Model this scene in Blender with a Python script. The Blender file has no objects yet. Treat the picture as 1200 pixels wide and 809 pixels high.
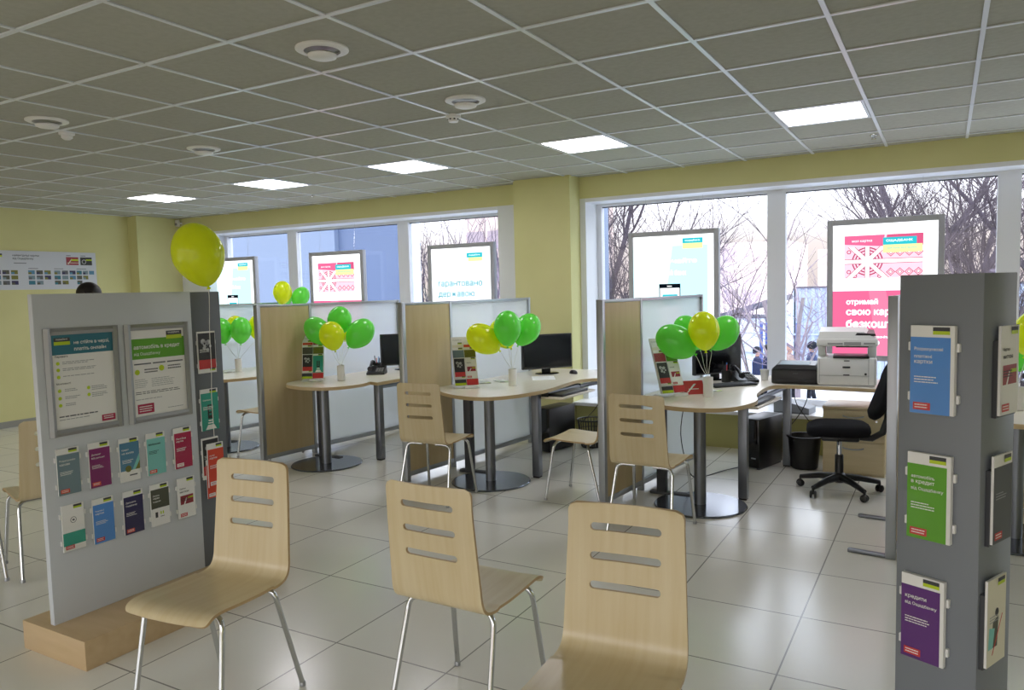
import bpy, bmesh, math, random
from mathutils import Vector, Matrix, Euler, noise
PI = math.pi
S = bpy.context.scene
COL = S.collection
R = math.radians

# ------------------------------------------------------------------ materials
def lin(h):
    h = h.lstrip('#'); out = []
    for i in (0, 2, 4):
        c = int(h[i:i+2], 16) / 255
        out.append(c / 12.92 if c <= .04045 else ((c + .055) / 1.055) ** 2.4)
    return (*out, 1)
MATS = {}
def nt(name):
    m = bpy.data.materials.new(name); m.use_nodes = True
    t = m.node_tree; return m, t, t.nodes, t.links
def pbr(name, col, rough=.5, metal=0, spec=.5, coat=0, emit=0, sub=0):
    if name in MATS: return MATS[name]
    m, t, N, L = nt(name); b = N['Principled BSDF']
    b.inputs['Base Color'].default_value = lin(col); b.inputs['Roughness'].default_value = rough
    b.inputs['Metallic'].default_value = metal; b.inputs['Specular IOR Level'].default_value = spec
    b.inputs['Coat Weight'].default_value = coat
    if emit:
        b.inputs['Emission Color'].default_value = lin(col); b.inputs['Emission Strength'].default_value = emit
    m.diffuse_color = lin(col); MATS[name] = m; return m
def emis(name, col, st):
    if name in MATS: return MATS[name]
    m, t, N, L = nt(name); N.remove(N['Principled BSDF'])
    e = N.new('ShaderNodeEmission'); e.inputs[0].default_value = lin(col); e.inputs[1].default_value = st
    L.new(e.outputs[0], N['Material Output'].inputs[0]); MATS[name] = m; return m
def noisy(name, c1, c2, scale=(4, 4, 4), rough=.5, detail=4, spec=.5, coord='Object', bump=0):
    if name in MATS: return MATS[name]
    m, t, N, L = nt(name); b = N['Principled BSDF']
    tc = N.new('ShaderNodeTexCoord'); mp = N.new('ShaderNodeMapping'); mp.inputs['Scale'].default_value = scale
    nz = N.new('ShaderNodeTexNoise'); nz.inputs['Scale'].default_value = 1; nz.inputs['Detail'].default_value = detail
    cr = N.new('ShaderNodeValToRGB'); cr.color_ramp.elements[0].color = lin(c1); cr.color_ramp.elements[1].color = lin(c2)
    cr.color_ramp.elements[0].position = .3; cr.color_ramp.elements[1].position = .7
    L.new(tc.outputs[coord], mp.inputs[0]); L.new(mp.outputs[0], nz.inputs[0]); L.new(nz.outputs[0], cr.inputs[0]); L.new(cr.outputs[0], b.inputs['Base Color'])
    b.inputs['Roughness'].default_value = rough; b.inputs['Specular IOR Level'].default_value = spec
    if bump:
        bp = N.new('ShaderNodeBump'); bp.inputs['Strength'].default_value = bump; L.new(nz.outputs[0], bp.inputs['Height']); L.new(bp.outputs[0], b.inputs['Normal'])
    MATS[name] = m; return m
def grid_mat(name, tile, ox, oy, line, c_tile, c_line, rough, spec, var=.06, speck=0):
    m, t, N, L = nt(name); b = N['Principled BSDF']
    g = N.new('ShaderNodeNewGeometry'); sp = N.new('ShaderNodeSeparateXYZ'); L.new(g.outputs['Position'], sp.inputs[0])
    def math_(op, a, bb):
        n = N.new('ShaderNodeMath'); n.operation = op
        for i, v in enumerate((a, bb)):
            if hasattr(v, 'node'): L.new(v, n.inputs[i])
            elif v is not None: n.inputs[i].default_value = v
        return n.outputs[0]
    fs, cells = [], []
    for ax, o in ((0, ox), (1, oy)):
        u = math_('DIVIDE', math_('SUBTRACT', sp.outputs[ax], o), tile)
        f = math_('FRACT', u, None); d = math_('MINIMUM', f, math_('SUBTRACT', 1, f))
        fs.append(math_('LESS_THAN', d, line / tile / 2)); cells.append(math_('FLOOR', u, None))
    ln = math_('MAXIMUM', fs[0], fs[1])
    cb = N.new('ShaderNodeCombineXYZ'); L.new(cells[0], cb.inputs[0]); L.new(cells[1], cb.inputs[1])
    wn = N.new('ShaderNodeTexWhiteNoise'); L.new(cb.outputs[0], wn.inputs[0])
    nz = N.new('ShaderNodeTexNoise'); nz.inputs['Scale'].default_value = 3 if not speck else speck; nz.inputs['Detail'].default_value = 5
    L.new(g.outputs['Position'], nz.inputs[0])
    v = math_('ADD', math_('MULTIPLY', wn.outputs[0], var), math_('MULTIPLY', nz.outputs[0], var))
    v = math_('ADD', v, 1 - var)
    mx = N.new('ShaderNodeMix'); mx.data_type = 'RGBA'; mx.inputs[6].default_value = lin(c_tile); mx.inputs[7].default_value = lin(c_line); L.new(ln, mx.inputs[0])
    ml = N.new('ShaderNodeMix'); ml.data_type = 'RGBA'; ml.blend_type = 'MULTIPLY'; ml.inputs[0].default_value = 1
    cc = N.new('ShaderNodeCombineColor'); [L.new(v, cc.inputs[i]) for i in range(3)]
    L.new(mx.outputs[2], ml.inputs[6]); L.new(cc.outputs[0], ml.inputs[7]); L.new(ml.outputs[2], b.inputs['Base Color'])
    b.inputs['Roughness'].default_value = rough; b.inputs['Specular IOR Level'].default_value = spec
    return m
def glassy(name, tint, kr=.9, k0=.035, rough=.02):
    m, t, N, L = nt(name); N.remove(N['Principled BSDF'])
    tr = N.new('ShaderNodeBsdfTransparent'); tr.inputs[0].default_value = lin(tint)
    gl = N.new('ShaderNodeBsdfGlossy'); gl.inputs['Roughness'].default_value = rough
    lw = N.new('ShaderNodeLayerWeight'); lw.inputs[0].default_value = .5
    pw = N.new('ShaderNodeMath'); pw.operation = 'POWER'; pw.inputs[1].default_value = 5; L.new(lw.outputs['Facing'], pw.inputs[0])
    fr = N.new('ShaderNodeMath'); fr.operation = 'MULTIPLY_ADD'; fr.inputs[1].default_value = kr; fr.inputs[2].default_value = k0; L.new(pw.outputs[0], fr.inputs[0])
    mx = N.new('ShaderNodeMixShader'); L.new(fr.outputs[0], mx.inputs[0]); L.new(tr.outputs[0], mx.inputs[1]); L.new(gl.outputs[0], mx.inputs[2])
    L.new(mx.outputs[0], N['Material Output'].inputs[0]); MATS[name] = m; return m
def frosted(name, col, trans=.75, clear=.1):
    m, t, N, L = nt(name); N.remove(N['Principled BSDF'])
    d = N.new('ShaderNodeBsdfDiffuse'); d.inputs[0].default_value = lin(col)
    tl = N.new('ShaderNodeBsdfTranslucent'); tl.inputs[0].default_value = lin(col)
    cl = N.new('ShaderNodeBsdfTransparent'); cl.inputs[0].default_value = lin(col)
    a = N.new('ShaderNodeMixShader'); a.inputs[0].default_value = trans; L.new(d.outputs[0], a.inputs[1]); L.new(tl.outputs[0], a.inputs[2])
    c = N.new('ShaderNodeMixShader'); c.inputs[0].default_value = clear; L.new(a.outputs[0], c.inputs[1]); L.new(cl.outputs[0], c.inputs[2])
    L.new(c.outputs[0], N['Material Output'].inputs[0]); return m
def balloon_mat(name, col):
    m, t, N, L = nt(name); b = N['Principled BSDF']
    b.inputs['Base Color'].default_value = lin(col); b.inputs['Roughness'].default_value = .1; b.inputs['Specular IOR Level'].default_value = .6
    tl = N.new('ShaderNodeBsdfTranslucent'); tl.inputs[0].default_value = lin(col)
    mx = N.new('ShaderNodeMixShader'); mx.inputs[0].default_value = .42
    L.new(b.outputs[0], mx.inputs[1]); L.new(tl.outputs[0], mx.inputs[2]); L.new(mx.outputs[0], N['Material Output'].inputs[0]); return m
def cloth(name, col): return noisy(name, col, col, (60, 60, 60), .95, 2, .15, bump=.3)

M = dict(
    wall=noisy('wall_paint', '#cdca92', '#d3d099', (2, 2, 2), .8, 3, .2),
    white_wall=pbr('white_plaster', '#dfe3e6', .7),
    floor=grid_mat('floor_tiles', .6, -1.1671, 3.0629, .007, '#e2e0d6', '#8c8a84', .2, .6),
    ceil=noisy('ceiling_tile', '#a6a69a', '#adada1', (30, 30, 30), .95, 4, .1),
    ceil_bar=pbr('ceiling_bar', '#d4d9de', .3),
    lamp=emis('ceiling_lamp', '#fbf8ff', 15.0),
    white=pbr('white_plastic', '#e4e4e2', .4), white_lac=pbr('white_lacquer', '#c4c9cf', .35),
    pvc=pbr('window_pvc', '#e6e9ee', .35), sill=pbr('sill_white', '#e8eaee', .3),
    grey_lac=pbr('grey_lacquer', '#767b82', .45), grey_dark=pbr('grey_lacquer_dark', '#656a70', .45),
    alu=pbr('aluminium', '#a9adb2', .35, .8), frame_grey=pbr('frame_grey', '#9a9c9d', .35, .4), steel_grey=pbr('steel_grey', '#74787e', .35, .7),
    box_frame=pbr('lightbox_frame', '#a9abb1', .45),
    chrome=pbr('chrome', '#c8cacb', .14, 1), disc=pbr('disc_metal', '#6d727c', .16, .75),
    beech=noisy('beech_ply', '#cdbb92', '#d5c6a2', (38, 2.5, 2.5), .28, 3), beech_edge=noisy('beech_edge', '#b89a6e', '#c2a67c', (3, 3, 60), .5, 2),
    desk=noisy('desk_maple', '#ebe2d0', '#f0e8d8', (30, 3, 3), .22, 3), desk_edge=pbr('desk_edge', '#c4ad84', .45),  # worktop maple paled: its reflections are put into the colour
    panel=noisy('panel_wood', '#bfab80', '#c8b58b', (20, 20, 2), .42, 3), cab=noisy('cabinet_wood', '#c2b08a', '#ccbb96', (3, 20, 20), .4, 3),
    plinth=noisy('plinth_wood', '#b59c76', '#bfa681', (20, 3, 20), .4, 3),
    glass=glassy('window_glass', '#f4f8fc'), frost=frosted('frosted_glass', '#f6fbff', .88, .3),
    acryl=glassy('clear_acrylic', '#ffffff', .35, .008),
    black=pbr('black_plastic', '#141415', .38), black_gloss=pbr('black_gloss', '#08080a', .08), black_matt=cloth('black_fabric', '#17171a'),
    dark=pbr('dark_grey', '#3a3c40', .5), screen=pbr('monitor_screen', '#06070a', .12),
    paper=pbr('paper_white', '#e6e6e3', .6), ink=pbr('ink_grey', '#5c5f63', .7), ink_lt=pbr('ink_light', '#9ea2a5', .7), black_ink=pbr('ink_black', '#26282a', .6),
    lime=pbr('lime', '#b5cc1c', .5), red=pbr('tag_red', '#c23434', .5), orange=pbr('tag_orange', '#d2452a', .5), crim=pbr('crimson', '#a81d48', .5),
    purple=pbr('magenta_purple', '#7d1f63', .5), violet=pbr('violet', '#5a2a72', .5), slate=pbr('slate', '#70868f', .5), teal=pbr('teal', '#2f9a86', .5),
    aqua=pbr('aqua', '#7cc3bd', .5), petrol=pbr('petrol', '#2b6f80', .5), sky=pbr('sky_blue', '#4f8ad2', .5), navy=pbr('navy', '#2a2650', .5), green=pbr('print_green', '#5a9e1f', .5),
    steelblue=pbr('steel_blue', '#4d7f9c', .5), olive=pbr('print_olive', '#6f7026', .5), dkolive=pbr('print_dark_olive', '#4d4f40', .5), photo=pbr('photo_dark', '#2e2f31', .5), photo_lt=pbr('photo_light', '#b4b6b8', .5),
    maroon=pbr('maroon', '#93303c', .5),
    yb=balloon_mat('balloon_yellow', '#f0fa2a'), gb=balloon_mat('balloon_green', '#82f062'), string=pbr('string', '#e3e3dd', .7),
    e_white=emis('lightbox_white', '#fbfdff', 1.81), e_teal=emis('lightbox_teal', '#2fb9c6', 1.45), e_lime=emis('lightbox_lime', '#e6f3a0', 1.52), e_pale=emis('lightbox_pale', '#bff0f8', 1.59), e_paler=emis('lightbox_paler', '#dcf8fb', 1.67),
    e_pink=emis('lightbox_pink', '#ea6c98', 1.3), e_pink3=emis('lightbox_pink_beam', '#ee85a9', 1.3), e_pink2=emis('lightbox_pink_light', '#fbc4d3', 1.59), e_mag=emis('lightbox_magenta', '#d0577f', 1.45), e_dark=emis('lightbox_dark', '#17222e', .5), e_dkred=emis('lightbox_dark_red', '#b04a6e', 1.38), e_blue=emis('lightbox_lettering_blue', '#27a9bd', 1.2), e_faint=emis('lightbox_faint', '#a9cfd6', 1.45),
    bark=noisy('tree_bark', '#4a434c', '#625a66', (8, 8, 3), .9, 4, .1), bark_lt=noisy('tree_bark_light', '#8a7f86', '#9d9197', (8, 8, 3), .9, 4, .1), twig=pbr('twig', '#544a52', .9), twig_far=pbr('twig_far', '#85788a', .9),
    fence=pbr('fence_metal', '#a8b3c8', .5), fence_blue=pbr('fence_post_blue', '#3f59a8', .5), roof_dark=pbr('shed_roof', '#4d4d58', .6),
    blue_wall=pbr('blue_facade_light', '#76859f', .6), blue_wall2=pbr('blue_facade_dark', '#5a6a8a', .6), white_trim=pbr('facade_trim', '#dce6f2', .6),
    snow=noisy('pavement', '#b9bcc4', '#d2d5db', (.6, .6, .6), .8, 4, .2), block=pbr('block_wall', '#b8a49d', .8), block_far=pbr('block_wall_far', '#dcc8c0', .8), block_win_far=pbr('block_window_far', '#bfabaa', .4), block_win=pbr('block_window', '#8f8086', .4),  # far block walls and windows: haze put into their paler colours
    skin=pbr('skin', '#c99a80', .55), hair=noisy('dark_hair', '#0c0806', '#150d0a', (60, 60, 8), .5, 3), coat_dk=cloth('coat_navy', '#2c3350'), coat_dk2=cloth('coat_black', '#23262f'), coat_lt=cloth('coat_beige', '#a08a84'), coat_bl=cloth('coat_slate', '#3d4766'),
    trouser=cloth('trouser_dark', '#262830'), shirt=cloth('shirt_white', '#d7d9dc'), shoe=pbr('shoe_black', '#1a1a1c', .4), eye=pbr('eye_dark', '#1a1410', .2), lip=pbr('lip', '#a5675c', .5),
    wedge=pbr('grey_device', '#7f858c', .45), cream_print=pbr('cream_print', '#dcd8c4', .6), cable=pbr('cable_black', '#1c1d20', .5),
)

# ------------------------------------------------------------------ mesh builder
GL = {}
def raw_text(body):
    c = bpy.data.curves.new('t', 'FONT'); c.body = body; c.resolution_u = 3
    o = bpy.data.objects.new('t', c); COL.objects.link(o); me = o.to_mesh()
    r = [v.co.copy() for v in me.vertices], [list(p.vertices) for p in me.polygons]
    o.to_mesh_clear(); bpy.data.objects.remove(o); bpy.data.curves.remove(c); return r
def xs(vs): return min(v.x for v in vs), max(v.x for v in vs)
def glyph(ch):                                    # outline and advance of one letter; letters whose font outlines overlap are composed from sound ones
    if ch in GL: return GL[ch]
    bar = xs(raw_text('l')[0])[1]
    def base(c_): v, p = raw_text(c_); return v, p, xs(raw_text(c_ + 'l')[0])[1] - bar
    if ch == ' ': r = ([], [], xs(raw_text('l l')[0])[1] - 2 * bar + (bar - xs(raw_text('ll')[0])[1] + bar))
    elif ch in 'ньяю':
        xh = max(v.y for v in raw_text('и')[0]); hv, hp, ha = base('H'); k = xh / max(v.y for v in hv); q = k * 1.08
        if ch == 'н': r = ([Vector((v.x * q, v.y * k, 0)) for v in hv], hp, ha * q)
        elif ch == 'ь': v, p, a = base('P'); r = ([Vector((t.x * q, xh - t.y * k, 0)) for t in v], p, a * q)
        elif ch == 'я': v, p, a = base('R'); r = ([Vector(((a - t.x) * q, t.y * k, 0)) for t in v], p, a * q)
        else:
            iv, ip, ia = base('I'); ov, op, oa = base('о'); i0, i1 = xs(iv); sw = (i1 - i0) * q; o0 = xs(ov)[0]; x0 = i0 * q; xo = x0 + sw * 2.4
            v = [Vector((x0, 0, 0)), Vector((x0 + sw, 0, 0)), Vector((x0 + sw, xh, 0)), Vector((x0, xh, 0)), Vector((x0 + sw, xh * .43, 0)), Vector((xo + sw * .4, xh * .43, 0)), Vector((xo + sw * .4, xh * .57, 0)), Vector((x0 + sw, xh * .57, 0))]
            r = (v + [Vector((t.x - o0 + xo, t.y, 0)) for t in ov], [[0, 1, 2, 3], [4, 5, 6, 7]] + [[i + 8 for i in f] for f in op], oa + xo - o0)
    elif ch == 'Р': v, p, a = base('P'); k = max(t.y for t in raw_text('Н')[0]) / max(t.y for t in v); r = ([t * k for t in v], p, a * k)
    else: r = base(ch)
    GL[ch] = r; return r
def text_mesh(body):
    V, F, x = [], [], 0
    for ch in body:
        v, f, a = glyph(ch); n = len(V); V += [Vector((t.x + x, t.y, 0)) for t in v]; F += [[i + n for i in q] for q in f]; x += a
    return V, F
class B:
    def __init__(s): s.bm = bmesh.new(); s.mats = []; s.mi = 0
    def m(s, mat):
        if isinstance(mat, str): mat = M[mat]
        if mat not in s.mats: s.mats.append(mat)
        s.mi = s.mats.index(mat); return s
    def _f(s, vs):
        try:
            f = s.bm.faces.new(vs); f.material_index = s.mi; return f
        except ValueError: return None
    def box(s, x0, y0, z0, x1, y1, z1, bev=0, mx=None, seg=2):
        n0 = len(s.bm.verts)
        v = [s.bm.verts.new((x, y, z)) for x in (x0, x1) for y in (y0, y1) for z in (z0, z1)]
        fs = [s._f([v[i] for i in q]) for q in ((0, 1, 3, 2), (4, 6, 7, 5), (0, 4, 5, 1), (2, 3, 7, 6), (0, 2, 6, 4), (1, 5, 7, 3))]
        if mx is not None: bmesh.ops.transform(s.bm, matrix=mx, verts=v)
        if bev:
            es = list({e for f in fs for e in f.edges})
            r = bmesh.ops.bevel(s.bm, geom=es, offset=bev, segments=seg, affect='EDGES', profile=.5)
            for f in r['faces']: f.material_index = s.mi
        return s
    def quad(s, *p): s._f([s.bm.verts.new(q) for q in p]); return s
    def rect(s, x0, z0, x1, z1, y=0):            # printed patch facing -y
        return s.quad((x0, y, z0), (x1, y, z0), (x1, y, z1), (x0, y, z1))
    def disc(s, cx, cz, r, y=0, n=16):
        s._f([s.bm.verts.new((cx + r * math.cos(-2 * PI * i / n), y, cz - r * math.sin(-2 * PI * i / n))) for i in range(n)]); return s
    def rings(s, rings, cap=True, closed=True):
        rr = [[s.bm.verts.new(p) for p in ring] for ring in rings]; n = len(rr[0])
        for a, b in zip(rr, rr[1:]):
            for i in range(n if closed else n - 1): s._f([a[i], a[(i + 1) % n], b[(i + 1) % n], b[i]])
        if cap: s._f(rr[0][::-1]); s._f(rr[-1])
        return s
    def tube(s, path, r, n=8, cap=True):
        P = [Vector(p) for p in path]; out = []; up = None
        for i, p in enumerate(P):
            t = (P[min(i + 1, len(P) - 1)] - P[max(i - 1, 0)]).normalized()
            if up is None:
                up = t.orthogonal().normalized()
            up = (up - t * up.dot(t)).normalized(); w = t.cross(up)
            rad = r[i] if isinstance(r, (list, tuple)) else r
            out.append([p + (up * math.cos(2 * PI * k / n) + w * math.sin(2 * PI * k / n)) * rad for k in range(n)])
        return s.rings(out, cap)
    def lathe(s, prof, c=(0, 0, 0), n=24, mx=None, cap=True):
        c = Vector(c); rr = []
        for r, z in prof:
            ring = [Vector((r * math.cos(2 * PI * k / n), r * math.sin(2 * PI * k / n), z)) for k in range(n)]
            rr.append([(mx @ q if mx is not None else q) + c for q in ring])
        return s.rings(rr, cap)
    def prism(s, poly, z0, z1, bev=0):
        a = [s.bm.verts.new((x, y, z0)) for x, y in poly]; b = [s.bm.verts.new((x, y, z1)) for x, y in poly]; n = len(poly)
        fs = [s._f(a[::-1]), s._f(b)] + [s._f([a[i], a[(i + 1) % n], b[(i + 1) % n], b[i]]) for i in range(n)]
        return s
    def text(s, body, x, z, h=None, w=None, y=0, bold=0, align='L', mx=None):
        vs, ps = text_mesh(body)
        if not vs: return s
        x0 = min(v.x for v in vs); x1 = max(v.x for v in vs); y0 = min(v.y for v in vs); y1 = max(v.y for v in vs)
        sx = sy = 1
        if h and w: sx = w / (x1 - x0); sy = h / (y1 - y0)
        elif w: sx = sy = w / (x1 - x0)
        else: sx = sy = h / (y1 - y0)
        off = {'L': 0, 'C': -(x1 - x0) * sx / 2, 'R': -(x1 - x0) * sx}[align]
        e = bold * sx * 1.1
        for k, (dx, dz) in enumerate(((-e, 0), (e, 0), (0, e), (0, -e)) if bold else ((0, 0),)):   # heavier strokes: the glyphs laid over each other
            nv = []
            for v in vs:
                q = Vector((x + off + (v.x - x0) * sx + dx, y - k * .00004, z + (v.y - y0) * sy + dz))
                nv.append(s.bm.verts.new(mx @ q if mx is not None else q))
            for p in ps: s._f([nv[i] for i in p])
        return s
    def lines(s, x0, z, w, n, gap, h, y, rnd, ragged=.35):
        for k in range(n):                       # a block of small print
            x = x0; end = x0 + w * (1 - ragged * rnd.random())
            while x < end:
                ww = min(rnd.uniform(.06, .16) * w, end - x); s.rect(x, z - k * gap - h, x + ww, z - k * gap, y); x += ww + .018 * w
        return s
    def build(s, name, parent=None, smooth=35, mat=None, loc=None, rz=0):
        if mat is not None: s.m(mat)
        me = bpy.data.meshes.new(name); bmesh.ops.recalc_face_normals(s.bm, faces=s.bm.faces) if not getattr(s, 'keepn', False) else None
        s.bm.to_mesh(me); s.bm.free()
        for mt in s.mats: me.materials.append(mt)
        if smooth:
            me.polygons.foreach_set('use_smooth', [True] * len(me.polygons))
            try: me.set_sharp_from_angle(angle=R(smooth))
            except Exception: pass
        o = bpy.data.objects.new(name, me); COL.objects.link(o)
        if parent is not None: o.parent = parent
        if loc is not None: o.location = loc
        if rz: o.rotation_euler.z = rz
        return o
def flat(): b = B(); b.keepn = True; return b
def bake(o, mods):                                # apply modifiers without operators
    for f in mods: f(o)
    dg = bpy.context.evaluated_depsgraph_get(); me = bpy.data.meshes.new_from_object(o.evaluated_get(dg)); o.modifiers.clear(); old = o.data; o.data = me; me.name = o.name
    return o
def tag(o, label, cat, group=None, kind=None):
    o['label'] = label; o['category'] = cat
    if group: o['group'] = group
    if kind: o['kind'] = kind
    return o
def thing(name, label, cat, loc=(0, 0, 0), rz=0, group=None):
    o = bpy.data.objects.new(name, None); COL.objects.link(o); o.location = loc; o.rotation_euler.z = rz; o.empty_display_size = .1
    return tag(o, label, cat, group)
def struct(o): o['kind'] = 'structure'; return o
def kids(o): return [c for c in bpy.data.objects if c.parent is o]
def copy_tree(o, parent=None):
    c = o.copy(); COL.objects.link(c)
    if parent is not None: c.parent = parent
    for ch in kids(o): copy_tree(ch, c)
    return c
def catmull(P, n=5, closed=False):
    P = [Vector((*p, 0)) if len(p) == 2 else Vector(p) for p in P]; out = []
    for i in range(len(P) - 1):
        a, b, c, d = P[max(i - 1, 0)], P[i], P[i + 1], P[min(i + 2, len(P) - 1)]
        for k in range(n):
            t = k / n; out.append(.5 * ((2 * b) + (c - a) * t + (2 * a - 5 * b + 4 * c - d) * t * t + (3 * b - a - 3 * c + d) * t ** 3))
    out.append(P[-1]); return out

CZ = 2.739; H = 1.577
XL, YW, YG = -10.15, 7.45, 7.8
# ------------------------------------------------------------------ camera
cam = bpy.data.cameras.new('camera'); co = bpy.data.objects.new('camera', cam); COL.objects.link(co); S.camera = co
cam.sensor_width = 36; cam.lens = 886.53 / 1200 * 36; cam.clip_start = .05; cam.clip_end = 400
yaw, pitch, roll = -.5210, .0741, .0249
fwd = Vector((math.sin(yaw) * math.cos(pitch), math.cos(yaw) * math.cos(pitch), -math.sin(pitch)))
r0 = Vector((math.cos(yaw), -math.sin(yaw), 0)); d0 = fwd.cross(r0)
right = r0 * math.cos(roll) + d0 * math.sin(roll); down = -r0 * math.sin(roll) + d0 * math.cos(roll)
mw = Matrix((right, -down, -fwd)).transposed().to_4x4(); mw.translation = (0, 0, H); co.matrix_world = mw

# ------------------------------------------------------------------ room shell
XR, YB = 4.2, -4.2
struct(B().m('floor').quad((XL, YB, 0), (XR, YB, 0), (XR, YG + .1, 0), (XL, YG + .1, 0)).build('floor', smooth=0))
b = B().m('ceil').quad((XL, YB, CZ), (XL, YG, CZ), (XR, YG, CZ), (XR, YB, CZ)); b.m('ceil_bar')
CX0, CY0 = -2.2655, 3.0542
bars = B().m('ceil_bar')
x = CX0 - .6 * 13
while x < XR:
    if x > XL: bars.box(x - .011, YB, CZ - .007, x + .011, YG, CZ - .001)
    x += .6
y = CY0 - .6 * 12
while y < YG:
    if y > YB: bars.box(XL, y - .012, CZ - .0072, XR, y + .012, CZ - .001)
    y += .6
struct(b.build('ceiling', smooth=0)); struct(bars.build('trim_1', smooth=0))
# left wall with its corner pillar
struct(B().m('wall').box(XL - .2, YB, 0, XL, YG + .1, CZ).build('wall_left', smooth=0))
struct(B().m('wall').box(XL, 6.75, 0, -9.95, YG, CZ).build('wall_corner', smooth=0))
struct(B().m(pbr('skirting', '#8f8f88', .5)).box(XL, YB, 0, XL + .015, 6.75, .08).build('baseboard_left', smooth=0))
struct(B().m('wall').box(XR, YB, 0, XR + .2, YG + .1, CZ).build('wall_right', smooth=0))
# unseen rear wall: piers, with openings added to let in more daylight
bw = B().m('wall').box(XL, YB - .2, 2.6, XR, YB, CZ).box(XL, YB - .2, 0, XR, YB, .1)
for x in (-10.1, -7.2, -4.3, -1.4, 1.4, 3.9): bw.box(x - .1, YB - .2, .1, x + .1, YB, 2.6)
struct(bw.build('wall_back', smooth=0))
# window wall: lintel, pillar, reveals, low wall under the sill
w = B().m('wall').box(XL, YW, 2.515, XR, YG + .1, CZ)
struct(w.build('wall_front', smooth=0))
struct(B().m(noisy('low_wall_shaded', '#a8a56c', '#b0ad76', (2, 2, 2), .8, 3, .2)).box(XL, 7.25, 0, XR, YG + .1, .335).build('wall_low_front', smooth=0))  # wall colour dulled: the shade below the sill is put into it
struct(B().m('wall').box(-4.07, 7.2, 0, -3.40, YW + .02, CZ).build('wall_pillar', smooth=0))
struct(B().m('white_wall').box(-4.42, YW, .335, -3.335, YG + .1, 2.515).box(XL, YW, .335, -9.35, YG + .1, 2.515).build('wall_reveal', smooth=0))
struct(B().m('sill').box(-9.95, 7.17, .335, -4.07, YG + .05, .37, .006).box(-3.4, 7.17, .335, XR, YG + .05, .37, .006).box(-4.07, 7.2 + .25, .335, -3.4, YG, .37).build('trim_2', smooth=0))
struct(B().m('pvc').box(-9.35, YW + .003, 2.475, -4.42, YG + .05, 2.514).box(-3.335, YW + .003, 2.475, XR, YG + .05, 2.514).build('trim_3', smooth=0))
spans = [(-9.35, -7.97), (-7.97, -6.015), (-6.015, -4.42), (-3.335, -1.445), (-1.445, .46), (.46, 2.35), (2.35, XR)]
for k, (a, c) in enumerate(spans):
    fw = .085; g = B().m('pvc')
    l0 = .05 if k in (0, 3) else fw; l1 = .05 if k in (2, 6) else fw
    g.box(a, YG - .04, .37, a + l0, YG + .04, 2.475).box(c - l1, YG - .04, .37, c, YG + .04, 2.475)
    g.box(a + l0, YG - .04, 2.445, c - l1, YG + .04, 2.475).box(a + l0, YG - .04, .37, c - l1, YG + .04, .43)
    g.m('dark').box(a + l0, YG - .012, 2.436, c - l1, YG + .012, 2.445)
    f = struct(g.build('window_%d' % (k + 1), smooth=0))
    B().m('glass').box(a + l0, YG - .004, .43, c - l1, YG + .004, 2.44).build('window_pane', f, smooth=0)

# ------------------------------------------------------------------ ceiling fittings
pos_word = ['leftmost, nearest the left wall', 'second from the left wall', 'in the middle of the row', 'just left of the yellow pillar top', 'nearest the right edge, over the printer corner']
for k, i in enumerate((-10, -7, -4, -1, 2)):
    x0 = CX0 + i * .6 + .035; y0 = CY0 + 4 * .6 + .025
    t = thing('ceiling_light', 'square white glowing ceiling panel light, ' + pos_word[k], 'ceiling light', (x0 + .265, y0 + .27, CZ), group='lit ceiling panels along the window side')
    B().m('ceil_bar').box(-.285, -.285, -.008, .285, -.265, -.001).box(-.285, .265, -.008, .285, .285, -.001).box(-.285, -.265, -.008, -.265, .265, -.001).box(.265, -.265, -.008, .285, .265, -.001).build('frame', t, 0)
    B().m('lamp').box(-.265, -.265, -.006, .265, .265, -.002).build('diffuser', t, 0)
vents = [(-2.59, 2.77, 'large round white ceiling vent nearest the camera'), (-2.57, 3.98, 'round white ceiling vent beside the smoke detector'), (-5.06, 2.85, 'round white ceiling vent at the far left beside the faint sensor'), (-5.08, 4.06, 'small round white ceiling vent between the far left vent and the lights')]
for x, y, lb in vents:
    t = thing('ceiling_vent', lb, 'vent', (x, y, CZ), group='round ceiling vents')
    B().m('white').lathe([(.125, 0), (.125, -.008), (.112, -.014), (.085, -.014), (.085, -.004)], n=32, cap=False).build('rim', t, 50)
    B().m('white').lathe([(.0, -.05), (.05, -.048), (.066, -.042), (.07, -.032), (.06, -.024), (0, -.02)], n=28, cap=False).build('valve_disc', t, 50)
    B().m('frame_grey').lathe([(.086, -.003), (0, -.0029)], n=28, cap=False).build('throat', t, 0)
t = thing('smoke_detector', 'small white smoke detector on the ceiling next to a round vent', 'smoke detector', (-2.86, 4.275, CZ))
B().m('white').lathe([(0, 0), (.05, 0), (.05, -.018), (.042, -.022)], n=24).build('base', t, 50)
B().m('white').lathe([(.036, -.022), (.036, -.034), (.03, -.046), (0, -.048)], n=24).build('cap', t, 50)
b = B().m('black')
for k in range(8):
    a = k * PI / 4; b.box(.033, -.006, -.034, .0375, .006, -.026, mx=Matrix.Rotation(a, 4, 'Z'))
b.build('slots', t, 0)
t = thing('smoke_detector', 'faint white smoke detector on the ceiling beside the far left vent', 'smoke detector', (-5.315, 3.123, CZ))
B().m('white').lathe([(0, 0), (.05, 0), (.05, -.018), (.042, -.022)], n=24).build('base', t, 50)
B().m('white').lathe([(.036, -.022), (.036, -.04), (.02, -.052), (0, -.053)], n=24).build('cap', t, 50)
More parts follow.
